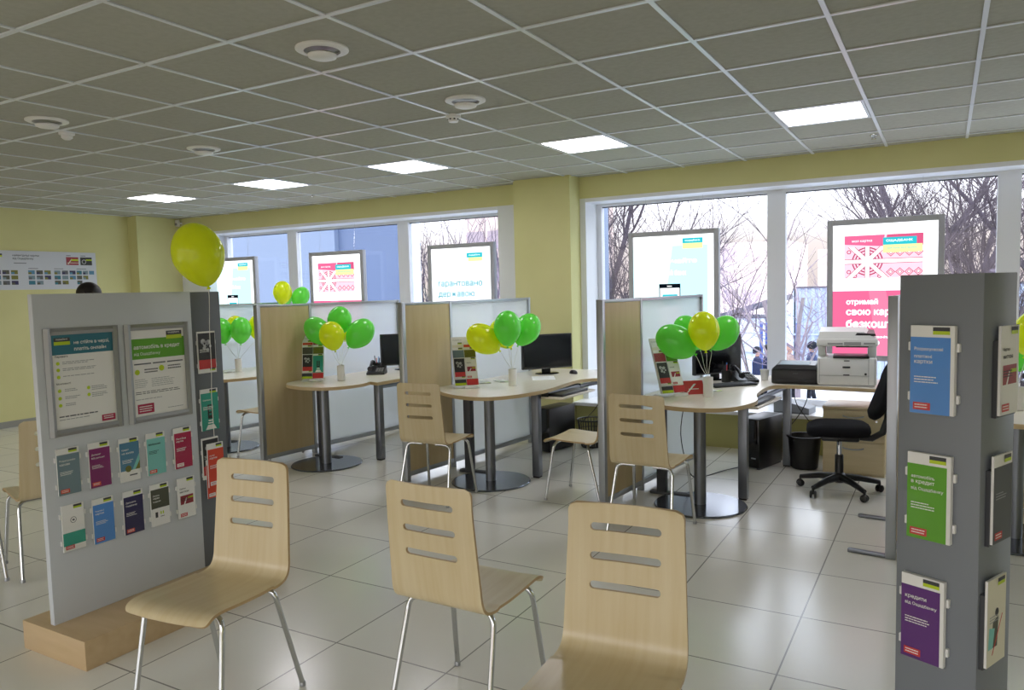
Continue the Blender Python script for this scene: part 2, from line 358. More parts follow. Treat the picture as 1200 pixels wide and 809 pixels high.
for x, y, lb in ((-.519, 6.823, 'tiny grey sprinkler head on the ceiling right of the rightmost light'), (-6.461, 6.645, 'tiny grey sprinkler head on the ceiling near the left windows')):
    t = thing('sprinkler_head', lb, 'sprinkler', (x, y, CZ))
    B().m('chrome').lathe([(0, 0), (.03, 0), (.028, -.008), (.01, -.012), (.009, -.03), (0, -.03)], n=16).build('body', t, 50)
    B().m('chrome').lathe([(0, -.03), (.02, -.031), (.02, -.034), (0, -.035)], n=16).build('deflector', t, 50)
t = thing('motion_sensor', 'small white motion sensor in the ceiling corner above the yellow balloon', 'sensor', (-9.9, 7.4, 2.67))
B().m('white').box(-.035, -.045, -.05, .035, .0, .05, .012).build('housing', t)
B().m('frame_grey').box(-.025, -.052, -.035, .025, -.044, .0, .004).build('lens', t)
B().m('white').box(-.012, 0, -.01, .012, .05, .012).build('bracket', t)

# ------------------------------------------------------------------ partitions
PD = Vector((.1, .995, 0)).normalized(); PANG = math.atan2(-PD.x, PD.y)
def partition(x, y, lb, L=1.87, feet=True):
    t = thing('partition_screen', lb, 'partition', (x, y, 0), PANG, 'grey framed screens between the service bays')
    hz = 1.485; h = .0225
    for v, nm in ((0, 'front_post'), (.6, 'middle_post'), (L - .035, 'rear_post')):
        wdt = .04 if v == 0 else .03
        B().m('alu').box(-h - .003, v, 0, h + .003, v + wdt, hz + .002, .003).build(nm, t)
    B().m('alu').box(-h, .04, hz - .022, h, L, hz, .002).build('top_rail', t)
    B().m('alu').box(-h, .04, .045, h, L, .085, .002).build('bottom_rail', t)
    B().m('panel').box(-h + .003, .04, .085, h - .003, .6, hz - .022).build('wood_panel', t, 0)
    B().m('frost').box(-.004, .63, .085, .004, L - .035, hz - .022).build('frosted_pane', t, 0)
    if feet:
        for v, fl in ((.02, .225), (.75, .31)):
            B().m('steel_grey').box(-fl, v - .015, 0, .0, v + .015, .022, .004).build('foot', t)
    return t
PF = [(-7.11, 4.95), (-5.49, 4.85), (-3.86, 4.9), (-2.085, 4.86), (-.25, 4.66)]
partition(*PF[0], 'frosted screen seen in the gap right of the white display stand', feet=False)
partition(*PF[1], 'wood and frosted glass screen nearest the white display stand', feet=False)
partition(*PF[2], 'wood and frosted glass screen in the middle, in front of the yellow pillar', feet=False)
partition(*PF[3], 'wood and frosted glass screen right of the yellow pillar, behind a slotted chair', feet=False)
partition(*PF[4], 'narrow edge-on screen standing left of the grey column, with grey floor feet')

# ------------------------------------------------------------------ desks
def desk(outline, leg_pts, disc, tleg, lb, tray=None, smooth=True):
    ox, oy = disc
    t = thing('service_desk', lb, 'desk', (ox, oy, 0), 0, 'maple topped service desks in the bays')
    P = [(p[0] - ox, p[1] - oy) for p in outline]
    top = B().m('desk').prism(P, .716, .745).build('worktop', t, 40)
    top.data.materials.append(M['desk_edge'])
    for p in top.data.polygons:
        if abs(p.normal.z) < .5: p.material_index = 1
    for lx, ly in leg_pts:
        B().m('steel_grey').box(lx - ox - .032, ly - oy - .032, .012, lx - ox + .032, ly - oy + .032, .716, .004).build('leg', t)
        B().m('black').box(lx - ox - .028, ly - oy - .028, 0, lx - ox + .028, ly - oy + .028, .012).build('leg_foot', t, 0)
    B().m('steel_grey').lathe([(.042, .014), (.042, .70), (.09, .703), (.09, .716)], n=24).build('pedestal_pole', t, 40)
    B().m('disc').lathe([(0, .0), (.322, 0), (.325, .006), (.318, .013), (.0, .0145)], n=56).build('disc_base', t, 30)
    if tleg:
        tx, ty = tleg[0] - ox, tleg[1] - oy
        B().m('dark').box(tx - .035, ty - .03, .02, tx + .035, ty + .03, .716, .004).build('rear_post', t)
        B().m('dark').box(tx - .09, ty - .03, 0, tx + .22, ty + .03, .022, .004).build('post_foot', t)
    if len(leg_pts) > 1:
        a, c = Vector((*leg_pts[0], 0)), Vector((*leg_pts[1], 0)); a -= Vector((ox, oy, 0)); c -= Vector((ox, oy, 0))
        B().m('steel_grey').tube([(a.x, a.y, .69), (c.x, c.y, .69)], .018, 6).build('under_beam', t)
    if tray:
        x, y, rz = tray
        mx = Matrix.Translation((x - ox, y - oy, .655)) @ Matrix.Rotation(rz, 4, 'Z')
        B().m('desk').box(-.3, -.16, 0, .3, .16, .018, .003, mx=mx).build('keyboard_tray', t)
        B().m('black').box(-.26, -.14, .018, .2, .0, .04, .005, mx=mx).box(-.30, -.02, .018, -.285, .16, .061, mx=mx).box(.285, -.02, .018, .30, .16, .061, mx=mx).build('tray_keyboard', t)
    return t
def sm(P, n=5): return [(q.x, q.y) for q in catmull(P, n)]
front3 = sm([(-2.0, 5.3), (-1.9, 5.16), (-1.69, 5.03), (-1.52, 4.985), (-1.36, 5.01), (-1.24, 5.10), (-1.17, 5.28), (-1.15, 5.49), (-1.20, 5.70), (-1.225, 5.88), (-1.23, 6.12), (-1.20, 6.30), (-1.08, 6.38), (-.85, 6.37), (-.42, 6.34)])
desk(front3 + [(-.40, 6.98), (-1.86, 6.98)], [(-1.26, 5.54), (-1.16, 6.72)], (-1.5, 5.26), (-1.84, 5.44), 'maple desk with rounded end right of the pillar, printers on it', (-1.30, 5.92, PI / 2 - .1))
front2 = sm([(-3.80, 5.32), (-3.72, 5.2), (-3.56, 5.05), (-3.32, 4.93), (-3.11, 4.92), (-2.98, 5.03), (-2.89, 5.22), (-2.835, 5.5), (-2.85, 5.85), (-2.86, 6.12), (-2.80, 6.28), (-2.66, 6.34), (-2.02, 6.31)])
desk(front2 + [(-1.98, 6.98), (-3.61, 6.98)], [(-2.94, 5.5), (-2.75, 6.75)], (-3.22, 5.21), (-3.56, 5.42), 'maple desk with rounded end in the middle bay before the pillar', (-2.86, 5.85, PI / 2 - .05))
front1 = sm([(-5.43, 5.25), (-5.38, 5.1), (-5.24, 4.97), (-5.0, 4.91), (-4.79, 4.94), (-4.67, 5.06), (-4.62, 5.25), (-4.65, 5.43)])
desk(front1 + [(-4.54, 5.40), (-4.52, 6.2)] + sm([(-4.52, 6.2), (-4.47, 6.33), (-4.3, 6.36), (-3.75, 6.36)]) + [(-3.71, 6.98), (-5.26, 6.98)], [(-4.6, 5.48), (-4.4, 6.75)], (-4.95, 5.13), (-5.2, 5.35), 'maple desk with half round end in the bay left of the middle', None)
front0 = [(x - 3.25, y + .05) for x, y in front2[:-6]]
desk(front0 + [(-5.95, 6.38), (-5.42, 6.36), (-5.38, 7.0), (-6.86, 7.0)], [(-6.19, 5.55), (-6.0, 6.8)], (-6.47, 5.26), (-6.81, 5.47), 'maple desk glimpsed between the white stand and the first full screen', None)
front4 = [(x + 1.88, y + .09) for x, y in front3]
desk(front4 + [(1.48, 7.05), (.02, 7.05)], [(.62, 5.63), (.72, 6.82)], (.38, 5.35), (.04, 5.53), 'maple desk almost wholly hidden behind the grey column at the right edge', None)

# ------------------------------------------------------------------ bentwood chair
def chair_shell(parent):
    prof = catmull([(0, -.225, .425), (0, -.205, .447), (0, -.16, .457), (0, -.05, .45), (0, .06, .446), (0, .145, .448), (0, .187, .460), (0, .209, .495), (0, .220, .57), (0, .24, .72), (0, .252, .82), (0, .258, .906)], 6)
    ss = [0]
    for a, c in zip(prof, prof[1:]): ss.append(ss[-1] + (c - a).length)
    T = ss[-1]; nx = 14; b = B().m('beech'); rows = []
    for p, q in zip(prof, ss):
        u = q / T
        w = .202 if u < .32 else .202 + (.183 - .202) * min(1, (u - .32) / .6)
        for d, r in ((q, .028), (T - q, .026)):
            if d < r: w = w - r + math.sqrt(max(0, r * r - (r - d) ** 2))
        row = []
        for k in range(nx + 1):
            s = -1 + 2 * k / nx; x = s * w
            back = max(0, (u - .55) / .45)
            y = p.y - .016 * back * (s * s) * 1.0; z = p.z + (.006 * s * s if u < .4 else 0)
            row.append(b.bm.verts.new((x, y, z)))
        rows.append(row)
    for r1, r2 in zip(rows, rows[1:]):
        for k in range(nx): b._f([r1[k], r1[k + 1], r2[k + 1], r2[k]])
    b.m('beech_edge')
    o = b.build('seat_shell', parent, 0)
    cut = B().m('beech_edge')
    for z in (.652, .742, .832):
        n = 8; L = .112; r = .0125; poly = []
        for k in range(n + 1): a = -PI / 2 + PI * k / n; poly.append((L - r + r * math.cos(a), r * math.sin(a)))
        for k in range(n + 1): a = PI / 2 + PI * k / n; poly.append((-L + r + r * math.cos(a), r * math.sin(a)))
        rings = [[(px, yy, z + pz) for px, pz in poly] for yy in (.1, .4)]
        cut.rings(rings)
    c = cut.build('cutter', None, 0)
    def f1(o):
        m = o.modifiers.new('s', 'SOLIDIFY'); m.thickness = .011; m.offset = 0; m.material_offset_rim = 1
        d = o.modifiers.new('b', 'BOOLEAN'); d.object = c; d.operation = 'DIFFERENCE'; d.solver = 'EXACT'
    bake(o, [f1]); bpy.data.objects.remove(c)
    me = o.data; me.polygons.foreach_set('use_smooth', [True] * len(me.polygons)); me.set_sharp_from_angle(angle=R(32))
    return o
def make_chair():
    t = thing('visitor_chair', 'x', 'chair')
    chair_shell(t)
    for sx in (-1, 1):
        for fy in (-1, 1):
            ytop = -.135 if fy < 0 else .125; yfoot = -.205 if fy < 0 else .235
            zt = .434
            P = [(sx * .06, ytop, zt), (sx * .135, ytop, zt), (sx * .168, ytop + .002 * fy, zt - .006), (sx * .186, ytop + .008 * fy, zt - .026), (sx * .191, ytop + .014 * fy, zt - .055)]
            P = [(q.x, q.y, q.z) for q in catmull(P, 3)] + [(sx * .214, yfoot, .012)]
            lg = B().m('chrome').tube(P, .0105, 10).build('leg', t, 60)
            B().m('frame_grey').lathe([(.0125, 0), (.013, .016), (.011, .018)], (sx * .214, yfoot, 0), 12).build('foot_cap', lg, 60)
        B().m('chrome').tube([(sx * .075, -.14, .432), (sx * .075, .13, .432)], .008, 8).build('seat_rail', t, 60)
    return t
chair0 = make_chair()
chairs = [(-2.418, 1.862, 6.2, 'light beech slotted chair in front of the white display stand, facing the camera'),
          (-1.552, 2.336, 179.2, 'light beech slotted chair in the middle foreground, seen from behind'),
          (-.818, 1.893, 5.5, 'light beech slotted chair nearest the camera, right of the one seen from behind'),
          (-4.637, 2.48, -106, 'light beech chair at the left edge behind the white display stand'),
          (-4.84, 2.03, 75, 'light beech chair out at the left edge of which one thin leg shows'),
          (-3.352, 4.66, 184, 'light beech slotted chair drawn up to the middle bay desk'),
          (-1.638, 4.638, 177.2, 'light beech slotted chair drawn up to the desk right of the pillar'),
          (-2.358, 5.13, -90, 'beech chair showing only its seat and legs in the middle bay'),
          (-5.775, 5.2, -90, 'beech chair glimpsed in the gap between the white stand and the first full screen')]
for k, (x, y, a, lb) in enumerate(chairs):
    t = chair0 if k == 0 else copy_tree(chair0)
    t.location = (x, y, 0); t.rotation_euler.z = R(a); tag(t, lb, 'chair', 'slotted beech visitor chairs')

# ------------------------------------------------------------------ swivel chairs
def swivel(x, y, rz, lb, a0=0):
    t = thing('office_chair', lb, 'office chair', (x, y, 0), rz, 'black swivel office chairs')
    for k in range(5):
        a = a0 + k * 2 * PI / 5; c, s_ = math.cos(a), math.sin(a)
        arm = B().m('black').tube([(c * .03, s_ * .03, .115), (c * .15, s_ * .15, .105), (c * .29, s_ * .29, .075)], [.03, .024, .017], 8).build('base_arm', t, 50)
        mx = Matrix.Translation((c * .29, s_ * .29, .028)) @ Matrix.Rotation(a + .6, 4, 'Z') @ Matrix.Rotation(PI / 2, 4, 'X')
        wb = B().m('black')
        for off in (-.014, .014): wb.lathe([(0, -.009), (.02, -.009), (.027, -.004), (.027, .004), (.02, .009), (0, .009)], (0, 0, 0), 14, mx=mx @ Matrix.Translation((0, 0, off)))
        wb.tube([(c * .29, s_ * .29, .078), (c * .29, s_ * .29, .03)], .009, 8).build('caster', arm, 50)
    B().m('black').lathe([(.045, .08), (.045, .14), (.03, .15), (.03, .28), (.026, .285)], n=20).build('hub_column', t, 40)
    B().m('chrome').lathe([(.018, .28), (.018, .42)], n=16).build('gas_lift', t, 40)
    B().m('black').box(-.11, -.13, .40, .11, .13, .445, .015).build('mechanism', t)
    st = B().m('black_matt'); rings = []
    for z, k in ((.445, .86), (.452, .96), (.475, 1), (.505, .98), (.522, .86), (.527, .6)):
        rings.append([(.225 * k * (abs(math.cos(q)) ** .55) * (1 if math.cos(q) > 0 else -1), .22 * k * (abs(math.sin(q)) ** .55) * (1 if math.sin(q) > 0 else -1) - .01, z - .015 * (max(0, -math.sin(q)) ** 3)) for q in [2 * PI * i / 32 for i in range(32)]])
    st.rings(rings).build('seat', t, 60)
    bk = B().m('black_matt'); rings = []
    for y, k in ((-.035, .8), (-.028, .95), (0, 1), (.025, .95), (.035, .75)):
        rings.append([(.2 * k * (abs(math.cos(q)) ** .6) * (1 if math.cos(q) > 0 else -1), .225 + y + .17 * ((math.sin(q) * .5 + .5)) - .03 * (1 - abs(math.cos(q))) * 0, .79 + .23 * k * (abs(math.sin(q)) ** .6) * (1 if math.sin(q) > 0 else -1)) for q in [2 * PI * i / 32 for i in range(32)]])
    bk.rings(rings).build('backrest', t, 60)
    B().m('black').tube([(0, .1, .42), (0, .22, .415), (0, .29, .46), (0, .32, .56), (0, .335, .75)], [.022, .024, .026, .024, .02], 8).build('back_bar', t, 60)
    B().m('black').tube([(.1, 0, .42), (.2, -.02, .418), (.25, -.02, .41)], .006, 6).build('lever', t)
    return t
swivel(-.67, 6.03, R(-80), 'black fabric swivel office chair on five casters in front of the wooden drawer cabinet', .55)
swivel(1.05, 5.55, R(-95), 'black swivel office chair at the right edge behind the grey column', .3)

# ------------------------------------------------------------------ balloons
def frame_to(axis):
    z = Vector(axis).normalized(); x = z.orthogonal().normalized(); y = z.cross(x)
    return Matrix((x, y, z)).transposed().to_4x4()
def balloon(knot, center, dia, col, lb, group, anchor=None, asp=1.2, extra=None):
    knot, center = Vector(knot), Vector(center)
    t = thing('balloon', lb, 'balloon', knot, 0, group)
    ax = (center - knot); L = dia * asp; mx = frame_to(ax)
    prof = []
    for i in range(25):
        u = i / 24; th = PI * u
        r = dia / 2 * math.sin(th) * (1 + .0); z = L / 2 - L / 2 * math.cos(th)
        if u < .5: r *= 1 - .24 * (math.cos(th) ** 1.5 if math.cos(th) > 0 else 0); r = max(r, .006)
        prof.append((max(r, .0005), z))
    B().m(col).lathe(prof, n=36, mx=mx).build('envelope', t, 80)
    B().m(col).lathe([(.004, .004), (.006, 0), (.004, -.004), (.011, -.012), (.012, -.015), (.003, -.014)], n=12, mx=mx).build('knot', t, 60)
    if anchor is not None:
        a = Vector(anchor) - knot; P = [Vector((0, 0, 0))]
        n = 8
        for k in range(1, n + 1):
            u = k / n; q = a * u; q.z -= .0; q += Vector((math.sin(u * 7) * .004, math.cos(u * 5) * .003, 0)) * (1 - u); P.append(q)
        if extra: P += [Vector(e) - knot for e in extra]
        B().m('string').tube(P, .0018, 5).build('string', t, 0)
    return t
balloon((-3.345, 2.655, 1.63), (-3.352, 2.615, 1.783), .26, 'yb', 'large single yellow balloon floating above the grey end of the white stand', None, (-3.375, 2.672, 1.20), 1.28, [(-3.378, 2.665, 1.05), (-3.378, 2.668, .82)])
# ------------------------------------------------------------------ desk-top things
vases = [(-6.70, 5.656), (-4.998, 5.417), (-3.228, 5.622), (-1.514, 5.537), (.40, 5.62)]
vword = ['glimpsed between the white stand and the first screen', 'on the desk left of the middle bay', 'on the middle bay desk', 'on the desk right of the pillar', 'on the desk behind the grey column']
for (x, y), wd in zip(vases, vword):
    t = thing('balloon_vase', 'white cylindrical vase holding balloon strings ' + wd, 'vase', (x, y, .7455), 0, 'white vases under the balloons')
    B().m('white').lathe([(0, 0), (.034, 0), (.036, .003), (.036, .145), (.033, .145), (.033, .02), (0, .018)], n=28, cap=False).build('vessel', t, 40)
BAL = [('v1', 'g', (-5.144, 5.408, 1.095), (-5.253, 5.359, 1.254), 0.235, 'leftmost green balloon of the bunch left of the middle bay'), ('v1', 'g', (-5.102, 5.52, 1.17), (-5.097, 5.535, 1.31), 0.235, 'topmost green balloon of the bunch left of the middle bay'),
 ('v1', 'y', (-4.974, 5.328, 1.039), (-5.004, 5.322, 1.176), 0.235, 'front yellow balloon among the green ones left of the middle bay'), ('v1', 'g', (-4.945, 5.485, 1.06), (-4.855, 5.545, 1.185), 0.25, 'rightmost green balloon of the bunch left of the middle bay'), ('v1', 'y', (-5.19, 5.70, 1.11), (-5.265, 5.74, 1.272), 0.215, 'yellow balloon hidden behind the green ones left of the middle bay'),
 ('v2', 'y', (-3.304, 5.535, 1.054), (-3.452, 5.464, 1.178), 0.25, 'tilted yellow balloon at the left of the middle bay bunch'), ('v2', 'y', (-3.307, 5.74, 1.06), (-3.38, 5.72, 1.189), 0.215, 'yellow balloon half behind the green one in the middle bay'),
 ('v2', 'g', (-3.213, 5.525, 1.09), (-3.213, 5.53, 1.249), 0.235, 'front green balloon of the middle bay bunch'), ('v2', 'g', (-3.245, 5.764, 1.082), (-3.175, 5.81, 1.229), 0.235, 'rear green balloon in front of the monitor by the pillar'),
 ('v3', 'g', (-1.589, 5.452, 1.068), (-1.708, 5.392, 1.157), 0.245, 'large tilted green balloon in front of the leaflet rack right of the pillar'), ('v3', 'g', (-1.62, 5.70, 1.082), (-1.70, 5.68, 1.213), 0.225, 'rear green balloon between the tilted green one and the yellow one'),
 ('v3', 'y', (-1.499, 5.427, 1.095), (-1.513, 5.43, 1.238), 0.225, 'front yellow balloon of the bunch right of the pillar'), ('v3', 'g', (-1.521, 5.662, 1.085), (-1.45, 5.71, 1.204), 0.225, 'right green balloon in front of the black monitor near the printers'),
 ('v0', 'g', (-6.825, 5.599, 1.057), (-6.859, 5.591, 1.197), 0.225, 'left green balloon seen in the gap beside the white stand'), ('v0', 'g', (-6.65, 5.66, 1.053), (-6.645, 5.665, 1.201), 0.225, 'right green balloon seen in the gap beside the white stand'),
 ('v0', 'y', (-6.86, 5.80, 1.084), (-6.91, 5.82, 1.265), 0.215, 'left yellow balloon behind the green ones in the gap beside the white stand'), ('v0', 'y', (-6.60, 5.83, 1.09), (-6.6, 5.88, 1.28), 0.22, 'right yellow balloon behind the green ones in the gap beside the white stand'),
 ('v4', 'y', (.43, 5.56, 1.09), (.468, 5.53, 1.23), .23, 'yellow balloon cut by the right edge of the picture behind the column'), ('v4', 'g', (.42, 5.74, .99), (.458, 5.80, 1.075), .2, 'green balloon low behind the column at the right edge')]
vz = dict(v0=0, v1=1, v2=2, v3=3, v4=4)
for v, c, k, ce, d, lb in BAL:
    x, y = vases[vz[v]]
    L = (Vector(ce) - Vector(k)).length
    balloon(k, ce, d, c + 'b', lb, 'party balloons', (x + (k[0] - x) * .08, y + (k[1] - y) * .08, .89), max(1.05, min(1.3, 2 * L / d)))
for c, k, ce, d, lb in [('g', (-6.81, 6.46, 1.43), (-6.845, 6.50, 1.56), .2, 'left green balloon of the trio in front of the left windows'), ('y', (-6.705, 6.335, 1.46), (-6.70, 6.34, 1.615), .215, 'yellow balloon of the trio in front of the left windows'), ('g', (-6.65, 6.48, 1.43), (-6.60, 6.535, 1.56), .2, 'right green balloon of the trio in front of the left windows')]:
    balloon(k, ce, d, c + 'b', lb, 'party balloons', (-6.745 + .02 * (k[0] + 6.745), 6.39, .9), 1.28)
t = thing('balloon_vase', 'white vase of the balloon trio standing on the leftmost desk by the windows', 'vase', (-6.745, 6.39, .7455), 0, 'white vases under the balloons')
B().m('white').lathe([(0, 0), (.034, 0), (.036, .003), (.036, .145), (.033, .145), (.033, .02), (0, .018)], n=28, cap=False).build('vessel', t, 40)

def axes(x, y, z, deg): return (x, y, z), R(deg)
def logo(t, x0, z1, w, y, txt=False, name='logo', pal=('dark', 'lime'), par=None):
    h = w * .24
    b = flat().m(pal[0]).rect(x0, z1 - h, x0 + w, z1, y); b.m(pal[1]).rect(x0, z1 - h * 1.9, x0 + w, z1 - h, y)
    o = b.build(name, par or t, 0)
    if txt:
        f = flat().m('paper' if pal[0] == 'dark' else 'e_white'); f.text('ощадбанк', x0 + w * .12, z1 - h * .68, w=w * .74, y=y - .0004)
        f.build('logo_lettering', o, 0)
    return o
rnd = random.Random(5)
def leaflet(lb, loc, rz, cover, title=None, kind='plain', w=.1, h=.21, group=None, th=.008, tagc='red', hdr=.13, tilt=0, txt=True, sub=True, ink='paper', margin=0):
    t = thing('leaflet', lb, 'leaflet', loc, rz, group)
    if tilt: t.rotation_euler.x = -tilt
    B().m('paper').box(-w / 2, -th, 0, w / 2, 0, h).build('sheets', t, 0)
    y = -th - .0006; b = flat()
    x1 = w / 2 - margin
    if kind == 'plain': b.m(cover).rect(-w / 2, 0, x1, h * (1 - hdr), y)
    elif kind == 'photo':
        b.m('photo').rect(-w / 2 + .003, h * .32, w / 2 - .003, h * .96, y); b.m('photo_lt')
        for px, pz, r in ((-.2, .76, .11), (-.06, .70, .13), (.1, .74, .1), (-.14, .6, .08), (.2, .64, .06), (.05, .56, .07)): b.disc(px * w, pz * h, r * w * 1.2, y - .0004, 9)
        b.m('photo').disc(.0, h * .66, .05 * w, y - .0007).disc(-.12 * w, h * .71, .05 * w, y - .0007)
        b.m(cover).rect(-w / 2 + .003, h * .10, w / 2 - .003, h * .32, y)
    elif kind == 'scene':
        b.m(cover).rect(-w / 2, h * .25, w / 2, h * .9, y); b.m('aqua').quad((w * .1, y - .0003, h * .25), (w / 2, y - .0003, h * .25), (w / 2, y - .0003, h * .62)); b.m('olive').quad((w * .25, y - .0005, h * .25), (w / 2, y - .0005, h * .25), (w / 2, y - .0005, h * .45)).disc(-.1 * w, h * .29, .16 * w, y - .0004); b.m('ink').rect(-.05 * w, h * .12, w * .35, h * .15, y)
    elif kind == 'lower':
        b.m(cover).rect(-w / 2, h * .12, w / 2, h * .40, y); b.m('ink').disc(0, h * .66, .14 * w, y, 18); b.m('paper').disc(0, h * .66, .115 * w, y - .0003, 18); b.m('ink').rect(-.05 * w, h * .64, .05 * w, h * .68, y - .0006)
    elif kind == 'card':
        b.m('maroon').rect(-w * .38, h * .34, w * .38, h * .56, y); b.m('lime').rect(w * .05, h * .47, w * .38, h * .51, y - .0003); b.m('paper').quad((-w * .2, y - .0003, h * .34), (-w * .12, y - .0003, h * .34), (w * .0, y - .0003, h * .48), (-w * .04, y - .0003, h * .5))
    elif kind == 'top': b.m(cover).rect(-w / 2, h * .42, w / 2, h * .88, y); b.m('photo').rect(-.3 * w, h * .2, -.16 * w, h * .33, y); b.m('lime').rect(-.02 * w, h * .26, .05 * w, h * .33, y).rect(.1 * w, h * .26, .17 * w, h * .33, y); b.m('ink').rect(-.02 * w, h * .2, .2 * w, h * .215, y)
    elif kind == 'figure':
        b.m('cream_print').rect(-w / 2, 0, w / 2, h, y); b.m('dkolive').quad((-.3 * w, y - .0003, h * .2), (.05 * w, y - .0003, h * .2), (.1 * w, y - .0003, h * .55), (-.2 * w, y - .0003, h * .5)); b.m('photo').disc(.0, h * .6, .1 * w, y - .0006); b.m('aqua').quad((-.45 * w, y - .0005, h * .2), (-.2 * w, y - .0005, h * .2), (-.1 * w, y - .0005, h * .42), (-.4 * w, y - .0005, h * .45)); b.m('red').quad((-.25 * w, y - .0008, h * .12), (-.2 * w, y - .0008, h * .12), (.32 * w, y - .0008, h * .55), (.28 * w, y - .0008, h * .55))
    elif kind == 'key':
        b.m(cover).rect(-w / 2, 0, w / 2, h * .9, y); b.m('photo').rect(-.14 * w, h * .28, .16 * w, h * .62, y - .0003); b.m(cover)
        for q in (.36, .45, .54): b.rect(-.06 * w, h * q, .08 * w, h * (q + .05), y - .0006)
        b.m('paper').quad((-.3 * w, y - .0009, h * .02), (.34 * w, y - .0009, h * .02), (.2 * w, y - .0009, h * .13), (-.16 * w, y - .0009, h * .13)).rect(-.15 * w, h * .16, .17 * w, h * .19, y - .0009).rect(-.12 * w, h * .22, .14 * w, h * .25, y - .0009)
    b.build('cover_print', t, 0)
    if tagc:
        tg = flat().m(tagc).rect(-w * .42, h * .04, -w * .02, h * .125, y - .001).build('tag', t, 0)
        flat().m('paper' if tagc != 'paper' else 'red').lines(-w * .38, h * .105, w * .32, 2, h * .03, h * .012, y - .0014, rnd, .1).build('tag_lettering', tg, 0)
    logo(t, w * .02 if kind != 'photo' else w * .12, h * .985 if kind != 'photo' else h * .115, w * .38 if kind != 'photo' else w * .3, y - .0012)
    if title or sub:
        f = flat().m(ink)
        if title:
            for k, ln in enumerate(title): f.text(ln, -w * .40, h * (.71 - .075 * k), h=h * .037 if not any(c in ln for c in 'друзцщйф') else h * .047, y=y - .0012, bold=.012)
        if sub: f.lines(-w * .40, h * (.70 - .075 * len(title or [1]) - .05), w * .6, 3, h * .03, h * .012, y - .0012, rnd)
        f.build('lettering', t, 0)
    return t
def holder(parent, x, z, w=.1, h=.21, y=0, name='leaflet_pocket'):   # clear pocket fixed on a stand (local frame, facing -y)
    b = B().m('acryl').box(x - w / 2 - .006, y - .019, z - .004, x + w / 2 + .006, y - .0165, z + h * .55).box(x - w / 2 - .006, y - .0165, z - .006, x + w / 2 + .006, y - .001, z - .003)
    b.m('white')
    for q in (z + .03, z + h * .72): b.box(x - w / 2 - .009, y - .012, q, x - w / 2 - .002, y - .0005, q + .022, .002).box(x + w / 2 + .002, y - .012, q, x + w / 2 + .009, y - .0005, q + .022, .002)
    return b.build(name, parent, 0)

# leaflet racks on the three visible desks
def rack(x, y, deg, wd, specs, hcol):
    t = thing('leaflet_rack', 'stepped leaflet rack with white header ' + wd, 'leaflet rack', (x, y, .7455), R(deg), 'stepped leaflet racks')
    lean = R(23); mx = Matrix.Translation((0, .0, .02)) @ Matrix.Rotation(-lean, 4, 'X')
    B().m('white').box(-.105, -.05, 0, .105, .09, .006, .002).box(-.03, -.07, 0, .09, -.05, .022, .004).build('base_plate', t)
    b = B().m('white').box(-.103, .0, 0, .103, .004, .44, mx=mx).build('back_board', t, 0)
    for k, z in enumerate((.05, .175, .25)):
        pk = B().m('acryl').box(-.1, -.02 - .0 * k, z, .1, -.018, z + .07, mx=mx).box(-.1, -.018, z, .1, 0, z + .002, mx=mx)
        pk.build('pocket', t, 0)
    f = flat().m('ink_lt')
    f.text('ощадбанк', -.09, .405, h=.014, y=-.001, mx=mx); f.m('red').quad(*[mx @ Vector(p) for p in ((-.095, -.001, .38), (.095, -.001, .38), (.095, -.001, .386), (-.095, -.001, .386))]); f.build('header_print', t, 0)
    g = flat().m('dark').quad(*[mx @ Vector(p) for p in ((-.1, -.021, .018), (-.005, -.021, .018), (-.005, -.021, .048), (-.1, -.021, .048))])
    g.m('lime').quad(*[mx @ Vector(p) for p in ((-.1, -.021, -.004), (-.005, -.021, -.004), (-.005, -.021, .018), (-.1, -.021, .018))]); g.m('red').quad(*[mx @ Vector(p) for p in ((0, -.021, -.004), (.1, -.021, -.004), (.1, -.021, .05), (0, -.021, .05))]); g.build('front_print', t, 0)
    rz = R(deg); ca, sa = math.cos(rz), math.sin(rz)
    for (cx, zz, yy, lb, args) in specs:
        p = mx @ Vector((cx, yy, zz)); wp = (x + p.x * ca - p.y * sa, y + p.x * sa + p.y * ca, .7455 + p.z)
        leaflet(lb + ' in the rack ' + wd, wp, rz, w=.096, h=.19, th=.004, tilt=lean, group='leaflets in the desk racks', sub=False, **args)
def specs(a, b_, c, d, e, f):
    out = []
    for (cx, zz, yy), (lb, ar) in zip([(-.05, .055, -.013), (.05, .055, -.013), (-.05, .15, -.007), (.05, .15, -.007), (-.05, .2, -.001), (.05, .2, -.001)], [a, b_, c, d, e, f]): out.append((cx, zz, yy, lb, ar))
    return out
ph = ('black photo leaflet', dict(cover='red', kind='photo', tagc=None))
cd = ('white red-card leaflet', dict(cover='red', kind='card', tagc='red', title=['картка'], ink='black_ink'))
rack(-5.25, 5.30, 38, 'on the desk left of the middle bay', specs(ph, ('teal green leaflet', dict(cover='teal', kind='key', tagc=None)), ('dark olive leaflet', dict(cover='dkolive', tagc=None)), ('yellow olive leaflet', dict(cover='olive', tagc=None)), ('orange red leaflet', dict(cover='orange')), ('dark crimson leaflet', dict(cover='crim'))), 'white')
rack(-3.53, 5.36, 42, 'on the middle bay desk', specs(ph, cd, ('slate leaflet', dict(cover='slate', tagc=None)), ('yellow olive leaflet', dict(cover='olive', tagc=None)), ('cream leaflet', dict(cover='cream_print', tagc=None)), ('bright red leaflet', dict(cover='orange'))), 'white')
